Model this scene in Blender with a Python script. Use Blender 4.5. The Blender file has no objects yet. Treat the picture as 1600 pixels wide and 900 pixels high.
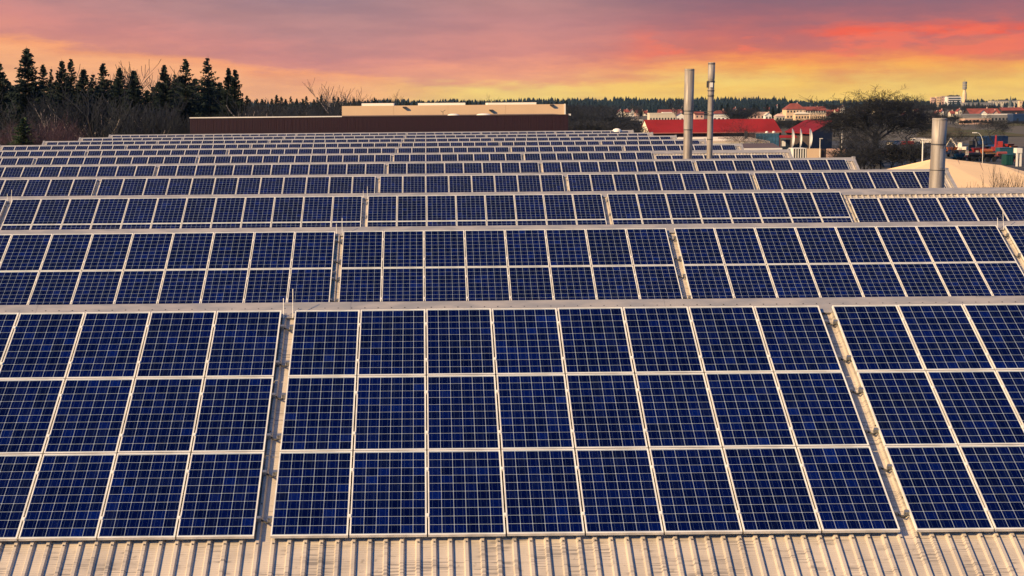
import bpy, bmesh, math, random
import numpy as np
from mathutils import Vector, Matrix
rnd = random.Random(7)
sc = bpy.context.scene
col = sc.collection
PI = math.pi

# ---------------------------------------------------------------- camera
ZR = 9.0                                   # height of the upper panel edge above ground
F_PX, PPX, PPY = 2450.1, 673.75, 450.0
CA, CB, CC = 0.1165, 0.0024, -0.0090
CAM = np.array([2.0437, -23.9407, 3.1271 + ZR])
_F = np.array([math.sin(CB) * math.cos(CA), math.cos(CB) * math.cos(CA), -math.sin(CA)])
_R0 = np.array([math.cos(CB), -math.sin(CB), 0.0])
_U0 = np.cross(_R0, _F)
_R = math.cos(CC) * _R0 + math.sin(CC) * _U0
_U = -math.sin(CC) * _R0 + math.cos(CC) * _U0
cd = bpy.data.cameras.new('camera')
cam = bpy.data.objects.new('camera', cd)
col.objects.link(cam)
cam.matrix_world = Matrix(((_R[0], _U[0], -_F[0], CAM[0]), (_R[1], _U[1], -_F[1], CAM[1]),
                           (_R[2], _U[2], -_F[2], CAM[2]), (0, 0, 0, 1)))
cd.sensor_width = 36
cd.lens = F_PX / 1600 * 36
cd.shift_x = (800 - PPX) / 1600
cd.clip_start = 0.3
cd.clip_end = 30000
sc.camera = cam
sc.view_settings.view_transform = 'Standard'
sc.view_settings.look = 'None'
sc.view_settings.exposure = 0.7
sc.view_settings.gamma = 1.0


def at(px, py, D):
    """world point seen at photo pixel (px,py) at forward distance D"""
    d = _F + (px - PPX) / F_PX * _R + (PPY - py) / F_PX * _U
    return Vector(CAM + d * (D / d[1]))


def gx(px, D):
    return at(px, 162, D).x


# ---------------------------------------------------------------- sun and sky
SUN = Vector((-0.66, -0.36, 0.46)).normalized()
sun_el = math.asin(SUN.z)
sun_az = math.atan2(SUN.x, SUN.y)
sl = bpy.data.lights.new('sun', 'SUN')
sl.energy = 5.0
sl.angle = math.radians(0.6)
sl.color = (1.0, 0.665, 0.30)
so = bpy.data.objects.new('sun', sl)
col.objects.link(so)
so.rotation_euler = (-SUN).to_track_quat('-Z', 'Y').to_euler()


def lin(r, g, b, E=2 ** -0.7):
    f = lambda c: (c / 255 / 12.92) if c <= 10 else ((c / 255 + 0.055) / 1.055) ** 2.4
    return (f(r) * E, f(g) * E, f(b) * E, 1)


world = bpy.data.worlds.new('World')
sc.world = world
world.use_nodes = True
wt = world.node_tree
wt.nodes.clear()


def N(t, kind, **kw):
    n = t.nodes.new(kind)
    for k, v in kw.items():
        setattr(n, k, v)
    return n


def setin(t, n, i, v):
    if v is None:
        return
    if hasattr(v, 'is_output') or isinstance(v, bpy.types.NodeSocket):
        t.links.new(v, n.inputs[i])
    else:
        n.inputs[i].default_value = v


def M(t, op, a, b=None, c=None, clamp=False):
    n = N(t, 'ShaderNodeMath', operation=op, use_clamp=clamp)
    setin(t, n, 0, a); setin(t, n, 1, b); setin(t, n, 2, c)
    return n.outputs[0]


def MR(t, v, a, b, c=0.0, d=1.0, smooth=True):
    n = N(t, 'ShaderNodeMapRange')
    n.interpolation_type = 'SMOOTHSTEP' if smooth else 'LINEAR'
    setin(t, n, 0, v); n.inputs[1].default_value = a; n.inputs[2].default_value = b
    n.inputs[3].default_value = c; n.inputs[4].default_value = d
    return n.outputs[0]


def MIX(t, f, a, b, blend='MIX'):
    n = N(t, 'ShaderNodeMix', data_type='RGBA', blend_type=blend)
    setin(t, n, 0, f); setin(t, n, 6, a); setin(t, n, 7, b)
    return n.outputs[2]


def RAMP(t, f, stops, interp='LINEAR'):
    n = N(t, 'ShaderNodeValToRGB')
    cr = n.color_ramp
    cr.interpolation = interp
    while len(cr.elements) < len(stops):
        cr.elements.new(0.5)
    for e, (p, c) in zip(cr.elements, stops):
        e.position = p; e.color = c
    setin(t, n, 0, f)
    return n.outputs[0]


tc = N(wt, 'ShaderNodeTexCoord').outputs['Generated']
sx = N(wt, 'ShaderNodeSeparateXYZ'); wt.links.new(tc, sx.inputs[0])
az = M(wt, 'ARCTAN2', sx.outputs[0], sx.outputs[1])
el = M(wt, 'ARCSINE', sx.outputs[2])
cv = N(wt, 'ShaderNodeCombineXYZ'); wt.links.new(az, cv.inputs[0]); wt.links.new(el, cv.inputs[1])


def SKYNOISE(scx, scy, seed, detail=4, rough=0.55):
    mp = N(wt, 'ShaderNodeMapping'); wt.links.new(cv.outputs[0], mp.inputs[0])
    mp.inputs['Scale'].default_value = (scx, scy, 1); mp.inputs['Location'].default_value = (seed, seed * .7, seed * .3)
    nz = N(wt, 'ShaderNodeTexNoise'); wt.links.new(mp.outputs[0], nz.inputs['Vector'])
    nz.inputs['Scale'].default_value = 1; nz.inputs['Detail'].default_value = detail; nz.inputs['Roughness'].default_value = rough
    return M(wt, 'SUBTRACT', nz.outputs[0], 0.5)


n1 = SKYNOISE(7, 40, 3.1)
n2 = SKYNOISE(20, 110, 8.7, 8, 0.6)
n3 = SKYNOISE(50, 190, 1.7, 8, 0.65)
warp = M(wt, 'ADD', M(wt, 'MULTIPLY', n1, 0.020), M(wt, 'ADD', M(wt, 'MULTIPLY', n2, 0.017), M(wt, 'MULTIPLY', n3, MR(wt, az, 0.0, 0.3, 0.004, 0.012))))
elw = M(wt, 'ADD', el, warp)
Y = lambda y: (162 - y) / 2450 / 0.08     # ramp position of photo row y


def srgb_ramp(off, stops):
    t = M(wt, 'DIVIDE', M(wt, 'ADD', elw, off) if off is not None else elw, 0.08)
    return RAMP(wt, t, [(max(0, min(1, Y(y))), lin(*c)) for y, c in stops])


offL = M(wt, 'MULTIPLY', M(wt, 'SUBTRACT', az, -0.15), 0.13)
rl = srgb_ramp(offL, [(162, (255, 188, 132)), (105, (255, 178, 124)), (90, (252, 166, 116)), (78, (224, 146, 130)),
                      (58, (216, 142, 134)), (30, (196, 140, 138)), (4, (186, 138, 138)), (-34, (160, 130, 140))])
rc = srgb_ramp(None, [(166, (255, 218, 118)), (134, (255, 208, 118)), (122, (255, 172, 124)), (104, (250, 162, 128)), (82, (222, 144, 132)),
                      (40, (200, 138, 136)), (0, (188, 138, 136)), (-34, (160, 130, 140))])
rr = srgb_ramp(None, [(162, (255, 209, 104)), (136, (255, 200, 92)), (118, (255, 178, 80)), (104, (252, 154, 80)), (88, (232, 124, 92)),
                      (66, (204, 112, 106)), (34, (166, 106, 114)), (6, (142, 104, 118)), (-34, (132, 108, 128))])
azw = M(wt, 'ADD', az, M(wt, 'MULTIPLY', n1, 0.12))
c_ = MIX(wt, MR(wt, azw, -0.08, 0.05), rl, rc)
c_ = MIX(wt, MR(wt, azw, 0.06, 0.20), c_, rr)
# red-lit cloud edge towards the right, a wavering band
bandc = M(wt, 'ADD', 0.0425, M(wt, 'ADD', M(wt, 'MULTIPLY', n2, 0.010), M(wt, 'MULTIPLY', n1, 0.016)))
bandd = M(wt, 'ABSOLUTE', M(wt, 'SUBTRACT', elw, bandc))
band = M(wt, 'MULTIPLY', MR(wt, bandd, 0.0060, 0.0005), MR(wt, az, 0.21, 0.27))
c_ = MIX(wt, M(wt, 'MULTIPLY', M(wt, 'MULTIPLY', band, MR(wt, n3, -0.16, 0.10, 0.35, 1.0)), 0.9), c_, lin(255, 98, 66))
c_ = MIX(wt, MR(wt, n2, -0.18, 0.2, 0.0, 0.22), c_, lin(140, 100, 110))
# scattered red wisps mid right
wis = M(wt, 'MULTIPLY', MR(wt, SKYNOISE(22, 90, 5.3, 6), 0.02, 0.13),
        M(wt, 'MULTIPLY', MR(wt, az, 0.11, 0.16), MR(wt, M(wt, 'ABSOLUTE', M(wt, 'SUBTRACT', el, 0.034)), 0.018, 0.004)))
c_ = MIX(wt, M(wt, 'MULTIPLY', wis, 0.6), c_, lin(252, 118, 90))
# yellow glow patches near the horizon
glow = M(wt, 'MULTIPLY', MR(wt, SKYNOISE(14, 60, 11.3, 3), -0.02, 0.14), MR(wt, elw, 0.024, 0.006))
c_ = MIX(wt, M(wt, 'MULTIPLY', M(wt, 'MULTIPLY', glow, MR(wt, az, -0.06, 0.03)), 0.5), c_, lin(255, 222, 120))
# away from the glow the horizon turns to a dusky mauve
c_ = MIX(wt, MR(wt, M(wt, 'ABSOLUTE', M(wt, 'SUBTRACT', az, 0.08)), 0.5, 1.5), c_, lin(92, 98, 128))
sky = N(wt, 'ShaderNodeTexSky', sky_type='NISHITA')
sky.sun_disc = False
sky.sun_elevation = sun_el
sky.sun_rotation = sun_az
sky.air_density = 1.4
sky.dust_density = 0.6
sky.ozone_density = 3.0
nis = MIX(wt, 1.0, sky.outputs[0], (0.017, 0.044, 0.074, 1), 'MULTIPLY')
high = MR(wt, el, 0.068, 0.17)
final = MIX(wt, high, c_, nis)
final = MIX(wt, MR(wt, el, -0.002, -0.03), final, (0.05, 0.045, 0.045, 1))
bg = N(wt, 'ShaderNodeBackground'); wt.links.new(final, bg.inputs[0]); bg.inputs[1].default_value = 1.0
wo = N(wt, 'ShaderNodeOutputWorld'); wt.links.new(bg.outputs[0], wo.inputs[0])

# ---------------------------------------------------------------- materials
MATS = {}


def mat(name, c, rough=0.6, metal=0.0, var=0.0, vscale=4.0, bump=0.0, bscale=20.0, spec=0.5, c2=None, coord='Object', stretch=(1, 1, 1)):
    if name in MATS:
        return MATS[name]
    m = bpy.data.materials.new(name); m.use_nodes = True
    t = m.node_tree
    b = t.nodes['Principled BSDF']
    b.inputs['Roughness'].default_value = rough
    b.inputs['Metallic'].default_value = metal
    b.inputs['Specular IOR Level'].default_value = spec
    c = tuple(c) + (1,)
    if var or c2:
        co = N(t, 'ShaderNodeTexCoord').outputs[coord]
        mp = N(t, 'ShaderNodeMapping'); t.links.new(co, mp.inputs[0]); mp.inputs['Scale'].default_value = stretch
        nz = N(t, 'ShaderNodeTexNoise'); t.links.new(mp.outputs[0], nz.inputs['Vector'])
        nz.inputs['Scale'].default_value = vscale; nz.inputs['Detail'].default_value = 5
        f = MR(t, nz.outputs[0], 0.35, 0.65)
        cc2 = (tuple(c2) + (1,)) if c2 else tuple(x * (1 - var) for x in c[:3]) + (1,)
        t.links.new(MIX(t, f, c, cc2), b.inputs['Base Color'])
        if bump:
            nb = N(t, 'ShaderNodeTexNoise'); t.links.new(mp.outputs[0], nb.inputs['Vector']); nb.inputs['Scale'].default_value = bscale
            bp = N(t, 'ShaderNodeBump'); bp.inputs['Strength'].default_value = bump; bp.inputs['Distance'].default_value = 0.02
            t.links.new(nb.outputs[0], bp.inputs['Height']); t.links.new(bp.outputs[0], b.inputs['Normal'])
    else:
        b.inputs['Base Color'].default_value = c
    MATS[name] = m
    return m


def cell_material():
    m = bpy.data.materials.new('silicon_cell'); m.use_nodes = True
    t = m.node_tree; b = t.nodes['Principled BSDF']
    at_ = N(t, 'ShaderNodeAttribute', attribute_name='cid')
    oi = N(t, 'ShaderNodeObjectInfo')
    wn = N(t, 'ShaderNodeTexWhiteNoise', noise_dimensions='2D')
    cb = N(t, 'ShaderNodeCombineXYZ'); t.links.new(at_.outputs['Fac'], cb.inputs[0]); t.links.new(M(t, 'MULTIPLY', oi.outputs['Random'], 517.3), cb.inputs[1])
    t.links.new(cb.outputs[0], wn.inputs['Vector'])
    c = RAMP(t, wn.outputs[0], [(0.0, (0.0004, 0.0022, 0.028, 1)), (0.5, (0.0004, 0.0029, 0.040, 1)), (0.93, (0.0005, 0.0040, 0.056, 1)), (1.0, (0.0008, 0.007, 0.085, 1))])
    # crystal grain
    uv = N(t, 'ShaderNodeUVMap').outputs[0]
    vo = N(t, 'ShaderNodeTexVoronoi'); vo.inputs['Scale'].default_value = 7
    t.links.new(uv, vo.inputs['Vector'])
    sp = N(t, 'ShaderNodeSeparateColor'); t.links.new(vo.outputs['Color'], sp.inputs[0])
    c = MIX(t, 1.0, c, RAMP(t, sp.outputs[0], [(0, (0.8, 0.8, 0.8, 1)), (1, (1.25, 1.25, 1.3, 1))]), 'MULTIPLY')
    c = MIX(t, 1.0, c, RAMP(t, oi.outputs['Random'], [(0, (0.78, 0.78, 0.82, 1)), (1, (1.18, 1.15, 1.12, 1))]), 'MULTIPLY')
    # thin dust film, denser in runs down the glass
    ob = N(t, 'ShaderNodeTexCoord').outputs['Object']
    va = N(t, 'ShaderNodeVectorMath', operation='ADD'); t.links.new(ob, va.inputs[0]); t.links.new(oi.outputs['Location'], va.inputs[1])
    md = N(t, 'ShaderNodeMapping'); t.links.new(va.outputs[0], md.inputs[0]); md.inputs['Scale'].default_value = (5, 1.4, 1)
    nd = N(t, 'ShaderNodeTexNoise'); t.links.new(md.outputs[0], nd.inputs['Vector']); nd.inputs['Scale'].default_value = 1.5; nd.inputs['Detail'].default_value = 6
    c = MIX(t, MR(t, nd.outputs[0], 0.45, 0.8, 0.0, 0.06), c, (0.05, 0.08, 0.13, 1))
    # two silver busbars running up the panel
    su = N(t, 'ShaderNodeSeparateXYZ'); t.links.new(uv, su.inputs[0])
    bb = M(t, 'ABSOLUTE', M(t, 'SUBTRACT', M(t, 'ABSOLUTE', M(t, 'SUBTRACT', su.outputs[0], 0.5)), 0.25))
    bus = M(t, 'LESS_THAN', bb, 0.011)
    c = MIX(t, M(t, 'MULTIPLY', bus, 0.6), c, (0.05, 0.09, 0.20, 1))
    t.links.new(c, b.inputs['Base Color'])
    b.inputs['Roughness'].default_value = 0.12
    b.inputs['Specular IOR Level'].default_value = 0.04
    return m


def sheet_material():
    m = bpy.data.materials.new('coated_roof_sheet'); m.use_nodes = True
    t = m.node_tree; b = t.nodes['Principled BSDF']
    co = N(t, 'ShaderNodeTexCoord').outputs['Object']
    nz = N(t, 'ShaderNodeTexNoise'); t.links.new(co, nz.inputs['Vector']); nz.inputs['Scale'].default_value = 1.3; nz.inputs['Detail'].default_value = 6
    c = MIX(t, MR(t, nz.outputs[0], 0.35, 0.7), (0.54, 0.485, 0.43, 1), (0.42, 0.38, 0.34, 1))
    # fine cross ribs that catch dirt, in patches
    mp = N(t, 'ShaderNodeMapping'); t.links.new(co, mp.inputs[0]); mp.inputs['Scale'].default_value = (1.2, 34, 1)
    n2_ = N(t, 'ShaderNodeTexNoise'); t.links.new(mp.outputs[0], n2_.inputs['Vector']); n2_.inputs['Scale'].default_value = 1.0; n2_.inputs['Detail'].default_value = 3
    lines = MR(t, n2_.outputs[0], 0.49, 0.58)
    mp3 = N(t, 'ShaderNodeMapping'); t.links.new(co, mp3.inputs[0]); mp3.inputs['Location'].default_value = (3, 5, 1)
    n3_ = N(t, 'ShaderNodeTexNoise'); t.links.new(mp3.outputs[0], n3_.inputs['Vector']); n3_.inputs['Scale'].default_value = 2.6; n3_.inputs['Detail'].default_value = 3
    patch = MR(t, n3_.outputs[0], 0.40, 0.60)
    c = MIX(t, M(t, 'MULTIPLY', M(t, 'MULTIPLY', lines, patch), 0.65), c, (0.13, 0.125, 0.13, 1))
    n4 = N(t, 'ShaderNodeTexNoise'); t.links.new(co, n4.inputs['Vector']); n4.inputs['Scale'].default_value = 9; n4.inputs['Detail'].default_value = 4
    c = MIX(t, M(t, 'MULTIPLY', MR(t, n4.outputs[0], 0.62, 0.75), 0.5), c, (0.16, 0.14, 0.12, 1))
    t.links.new(c, b.inputs['Base Color'])
    b.inputs['Roughness'].default_value = 0.5
    b.inputs['Metallic'].default_value = 0.15
    wv = N(t, 'ShaderNodeTexWave', wave_type='BANDS', bands_direction='Y'); t.links.new(co, wv.inputs['Vector']); wv.inputs['Scale'].default_value = 8
    bp = N(t, 'ShaderNodeBump'); bp.inputs['Strength'].default_value = 0.25; bp.inputs['Distance'].default_value = 0.01
    t.links.new(wv.outputs[0], bp.inputs['Height']); t.links.new(bp.outputs[0], b.inputs['Normal'])
    return m


m_cell = cell_material()
m_sheet = sheet_material()
m_alu = mat('aluminium_frame', (0.86, 0.84, 0.78), 0.45, 0.15, var=0.25, vscale=2.5)
m_back = mat('white_backsheet', (0.30, 0.37, 0.47), 0.45, var=0.06)
m_cap = mat('galvanised_flashing', (0.46, 0.435, 0.42), 0.42, 0.35, vscale=1.6, c2=(0.33, 0.33, 0.345), stretch=(1, 3, 1), var=.2)
m_black = mat('black_rubber', (0.015, 0.015, 0.016), 0.6)
m_steel = mat('galvanised_steel', (0.36, 0.33, 0.31), 0.6, 0.25, vscale=2.2, c2=(0.23, 0.205, 0.19), stretch=(2.5, 2.5, .35), var=.2)
m_steel2 = mat('dark_steel', (0.09, 0.09, 0.10), 0.5, 0.5)
m_brown = mat('brown_cladding', (0.034, 0.007, 0.013), 0.6, var=0.25, vscale=0.4)
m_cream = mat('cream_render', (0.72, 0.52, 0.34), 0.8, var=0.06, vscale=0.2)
m_white = mat('white_paint', (0.78, 0.76, 0.72), 0.6, var=0.06, vscale=0.3)
m_wall = mat('pale_plaster', (0.62, 0.56, 0.46), 0.8, var=0.1, vscale=0.15)
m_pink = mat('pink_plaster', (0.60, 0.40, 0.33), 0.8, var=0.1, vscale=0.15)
m_redroof = mat('red_sheet_roof', (0.26, 0.016, 0.019), 0.8, spec=.15, var=0.22, vscale=0.12)
m_tile = mat('clay_tile', (0.24, 0.055, 0.04), 0.8, var=0.3, vscale=0.3)
m_dark = mat('dark_wall', (0.035, 0.022, 0.026), 0.7)
m_win = mat('window_glass', (0.02, 0.03, 0.045), 0.12, spec=0.8)
m_blueglass = mat('blue_glazing', (0.06, 0.16, 0.26), 0.12, spec=0.9, var=.4, vscale=.6)
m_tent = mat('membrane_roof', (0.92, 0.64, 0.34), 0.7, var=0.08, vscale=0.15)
m_flat = mat('gravel_flat_roof', (0.55, 0.44, 0.34), 0.9, var=0.12, vscale=0.2)
m_flatb = mat('brown_felt_roof', (0.10, 0.065, 0.06), 0.85, var=0.15, vscale=0.2)
m_grey = mat('grey_cladding', (0.22, 0.22, 0.23), 0.6, var=0.1, vscale=0.1)
m_asph = mat('asphalt', (0.035, 0.036, 0.042), 0.9, var=0.3, vscale=0.05)
m_needle = mat('spruce_needles', (0.014, 0.026, 0.022), 0.8, c2=(0.008, 0.016, 0.015), vscale=0.6, spec=.2)
m_needle2 = mat('light_spruce_needles', (0.045, 0.075, 0.035), 0.8, c2=(0.025, 0.045, 0.025), vscale=0.6, spec=.2)
m_bark = mat('bark', (0.055, 0.042, 0.036), 0.9, c2=(0.035, 0.028, 0.026), vscale=2)
m_twig = mat('grey_twigs', (0.016, 0.021, 0.036), 0.9, c2=(0.008, 0.011, 0.020), vscale=1)
m_birch = mat('pale_bark', (0.40, 0.34, 0.34), 0.85, c2=(0.13, 0.12, 0.13), vscale=2, stretch=(1, 1, 3))
m_pinktwig = mat('reddish_twigs', (0.075, 0.035, 0.060), 0.9, c2=(0.03, 0.018, 0.034), vscale=1)
m_darktwig = mat('dark_twigs', (0.015, 0.017, 0.026), 0.9, c2=(0.009, 0.011, 0.017), vscale=1)
COLS = {'red': (0.26, 0.022, 0.018), 'orange': (0.42, 0.11, 0.03), 'blue': (0.012, 0.035, 0.11), 'teal': (0.022, 0.10, 0.14), 'green': (0.008, 0.06, 0.055),
        'white': (0.72, 0.66, 0.58), 'yellow': (0.40, 0.2, 0.04), 'black': (0.02, 0.02, 0.022), 'pale red': (0.28, 0.07, 0.06)}
def paint(c): return mat(c.replace(' ', '_') + '_machine_paint', COLS[c], 0.4, var=0.12, vscale=1)


# ---------------------------------------------------------------- mesh helpers
class MB:
    def __init__(s): s.v = []; s.f = []
    def quad(s, a, b, c, d):
        n = len(s.v); s.v += [tuple(a), tuple(b), tuple(c), tuple(d)]; s.f.append((n, n + 1, n + 2, n + 3)); return s
    def poly(s, pts):
        n = len(s.v); s.v += [tuple(p) for p in pts]; s.f.append(tuple(range(n, n + len(pts)))); return s
    def box(s, x0, x1, y0, y1, z0, z1):
        n = len(s.v)
        s.v += [(x0, y0, z0), (x1, y0, z0), (x1, y1, z0), (x0, y1, z0), (x0, y0, z1), (x1, y0, z1), (x1, y1, z1), (x0, y1, z1)]
        s.f += [(n, n + 3, n + 2, n + 1), (n + 4, n + 5, n + 6, n + 7), (n, n + 1, n + 5, n + 4), (n + 1, n + 2, n + 6, n + 5), (n + 2, n + 3, n + 7, n + 6), (n + 3, n, n + 4, n + 7)]
        return s
    def tube(s, p0, p1, r0, r1, k=8, cap=True):
        p0 = Vector(p0); p1 = Vector(p1); d = (p1 - p0)
        if d.length < 1e-6: return s
        d.normalize(); a = d.orthogonal().normalized(); b = d.cross(a); n = len(s.v)
        for p, r in ((p0, r0), (p1, r1)):
            for i in range(k):
                t = 2 * PI * i / k; s.v.append(tuple(p + (a * math.cos(t) + b * math.sin(t)) * r))
        for i in range(k):
            j = (i + 1) % k; s.f.append((n + i, n + j, n + k + j, n + k + i))
        if cap: s.f.append(tuple(n + k + i for i in range(k))); s.f.append(tuple(n + k - 1 - i for i in range(k)))
        return s
    def lathe(s, prof, k=16, x=0, y=0, z=0):
        n = len(s.v)
        for r, h in prof:
            for i in range(k):
                t = 2 * PI * i / k; s.v.append((x + r * math.cos(t), y + r * math.sin(t), z + h))
        for q in range(len(prof) - 1):
            for i in range(k):
                j = (i + 1) % k; s.f.append((n + q * k + i, n + q * k + j, n + (q + 1) * k + j, n + (q + 1) * k + i))
        return s
    def prism(s, pts, z0, z1):
        """plan polygon pts (ccw) from z0 to z1"""
        n = len(s.v); k = len(pts)
        s.v += [(p[0], p[1], z0) for p in pts] + [(p[0], p[1], z1) for p in pts]
        s.f += [tuple(n + k - 1 - i for i in range(k)), tuple(n + k + i for i in range(k))]
        for i in range(k):
            j = (i + 1) % k; s.f.append((n + i, n + j, n + k + j, n + k + i))
        return s
    def mesh(s, name, m, smooth=False):
        me = bpy.data.meshes.new(name); me.from_pydata(s.v, [], s.f); me.update()
        if m: me.materials.append(m)
        if smooth:
            me.polygons.foreach_set('use_smooth', [True] * len(me.polygons))
        return me
    def build(s, name, m, parent=None, smooth=False, **kw):
        return inst(name, s.mesh(name, m, smooth), parent, **kw)


def inst(name, me, parent=None, loc=None, rot=None, scale=None, kind=None):
    o = bpy.data.objects.new(name, me); col.objects.link(o)
    if parent: o.parent = parent
    if loc is not None: o.location = loc
    if rot is not None: o.rotation_euler = rot
    if scale is not None: o.scale = scale if hasattr(scale, '__len__') else (scale,) * 3
    if kind: o['kind'] = kind
    return o


def tag(o, label, cat, group=None, kind=None):
    if label: o['label'] = label
    if cat: o['category'] = cat
    if group: o['group'] = group
    if kind: o['kind'] = kind
    return o


def thing(name, label, cat, loc=(0, 0, 0), rot=(0, 0, 0), group=None):
    o = inst(name, None, None, loc, rot)
    o.empty_display_size = 0.3
    return tag(o, label, cat, group)


# ---------------------------------------------------------------- ground
def terrain(x, y):
    D = y + 24
    def ss(a, b, v):
        t = min(1, max(0, (v - a) / (b - a))); return t * t * (3 - 2 * t)
    r = x / max(D, 1)
    h = 8.0 * ss(1500, 2700, D) * (1 - 0.45 * ss(0.14, 0.3, r))
    h += 1.2 * math.sin(x / 310 + 1) * ss(900, 1800, D)
    if D > 4200: h -= (D - 4200) * 0.0022
    return h


def ground():
    g = MB()
    ys = [-400, -100, 0, 100, 200, 300, 400, 500, 650, 800, 1000, 1250, 1500, 1750, 2000, 2300, 2700, 3100, 3600, 4000]
    nx = 61
    for y in ys:
        w = 1500 + max(y, 0) * 0.9
        for i in range(nx):
            x = -w + 2 * w * i / (nx - 1)
            g.v.append((x, y, terrain(x, y)))
    for j in range(len(ys) - 1):
        for i in range(nx - 1):
            a = j * nx + i
            g.f.append((a, a + 1, a + nx + 1, a + nx))
    m = bpy.data.materials.new('field_and_soil'); m.use_nodes = True
    t = m.node_tree; b = t.nodes['Principled BSDF']; b.inputs['Roughness'].default_value = 0.95
    co = N(t, 'ShaderNodeTexCoord').outputs['Object']
    nz = N(t, 'ShaderNodeTexNoise'); t.links.new(co, nz.inputs['Vector']); nz.inputs['Scale'].default_value = 0.008; nz.inputs['Detail'].default_value = 5
    n2_ = N(t, 'ShaderNodeTexNoise'); t.links.new(co, n2_.inputs['Vector']); n2_.inputs['Scale'].default_value = 0.12; n2_.inputs['Detail'].default_value = 6
    c = RAMP(t, nz.outputs[0], [(0.35, (0.055, 0.060, 0.035, 1)), (0.5, (0.085, 0.072, 0.045, 1)), (0.65, (0.075, 0.058, 0.042, 1))])
    c = MIX(t, MR(t, n2_.outputs[0], 0.4, 0.7), c, (0.05, 0.043, 0.035, 1))
    t.links.new(c, b.inputs['Base Color'])
    o = g.build('ground', m, smooth=True); o['kind'] = 'structure'


ground()
y0 = gx(1290, 330)
yard = MB().box(gx(1230, 300), gx(1900, 300), 230, 455, -0.3, 0.004).build('yard_pavement', m_asph); yard['kind'] = 'structure'
mead = MB()
for j, yy in enumerate((490, 560, 640, 720, 790)):
    for i in range(9): mead.v.append((gx(1470, yy) + i * 22, yy, terrain(gx(1470, yy) + i * 22, yy) + 0.05 + .25 * math.sin(i * 1.7 + j)))
for j in range(4):
    for i in range(8): a = j * 9 + i; mead.f.append((a, a + 1, a + 10, a + 9))
mead.build('meadow', mat('winter_grass', (0.075, 0.080, 0.035), 0.95, c2=(0.085, 0.065, 0.035), vscale=0.05, spec=.1), smooth=True)['kind'] = 'structure'
lot = MB().box(-60, 75, -24 + 6, 225, -0.3, 0.004).build('factory_pavement', m_asph); lot['kind'] = 'structure'

# ---------------------------------------------------------------- the factory roof
AL = 0.4883; P = 15.178; GAP = 0.1906; PW = 1.01; PV = 1.6644
NS = 11
ca, sa = math.cos(AL), math.sin(AL)
BLK = {-3: 10, -2: 10, -1: 12, 0: 8, 1: 8, 2: 8}
BX = {0: 0.0}
for b in (1, 2, 3): BX[b] = BX[b - 1] + 8 * PW + GAP
for b in (-1, -2, -3): BX[b] = BX[b + 1] - BLK[b] * PW - GAP
XL, XR = BX[-3] - 0.4, BX[3] - GAP + 0.52
XOFF = {0: 0.005, 1: -0.04, 2: 0.03}
CAPS = 0.30                    # ridge above the upper panel edge, along the slope
ZS = -0.118                    # pan of the sheet below the glass plane
RIBH = 0.037
SLOPE = (P / 2) / ca           # ridge to valley

hall = thing('factory_hall', 'wide factory hall with many ribbed sheet metal gable roofs under the solar arrays', 'factory', (0, 0, 0))


def sheet_mesh(length):
    s = MB(); per = 0.206
    prof = []
    x = XL
    while x < XR - per:
        prof += [(x, 0), (x + 0.128, 0), (x + 0.146, RIBH), (x + 0.186, RIBH), (x + 0.2055, 0)]
        x += per
    prof.append((XR, 0))
    n = len(prof)
    segs = 2
    for j in range(segs + 1):
        s.v += [(p[0], -length * j / segs, p[1]) for p in prof]
    for j in range(segs):
        for i in range(n - 1):
            a = j * n + i
            s.f.append((a + n, a + n + 1, a + 1, a))
    return s.mesh('roof_sheet', m_sheet)


me_sheet = sheet_mesh(SLOPE)
me_cap = MB()
CW = 0.40
for k in range(0, 24):          # flashing lengths with small overlaps
    xa = XL - 0.03 + k * (XR - XL + 0.06) / 24; xb = XL - 0.03 + (k + 1) * (XR - XL + 0.06) / 24 + 0.05
    zz = 0.002 + (k % 2) * 0.003
    me_cap.quad((xa, -CW, zz), (xb, -CW, zz), (xb, 0, zz), (xa, 0, zz))
    me_cap.quad((xa, -CW, zz - 0.02), (xb, -CW, zz - 0.02), (xb, -CW, zz), (xa, -CW, zz))
me_cap = me_cap.mesh('ridge_cap', m_cap)


def slope_frame(k):
    """matrix of the slope plane of bay k, origin at the upper panel edge, y up the slope, z normal"""
    return Matrix.Translation((0, k * P, ZR)) @ Matrix.Rotation(AL, 4, 'X')


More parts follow.
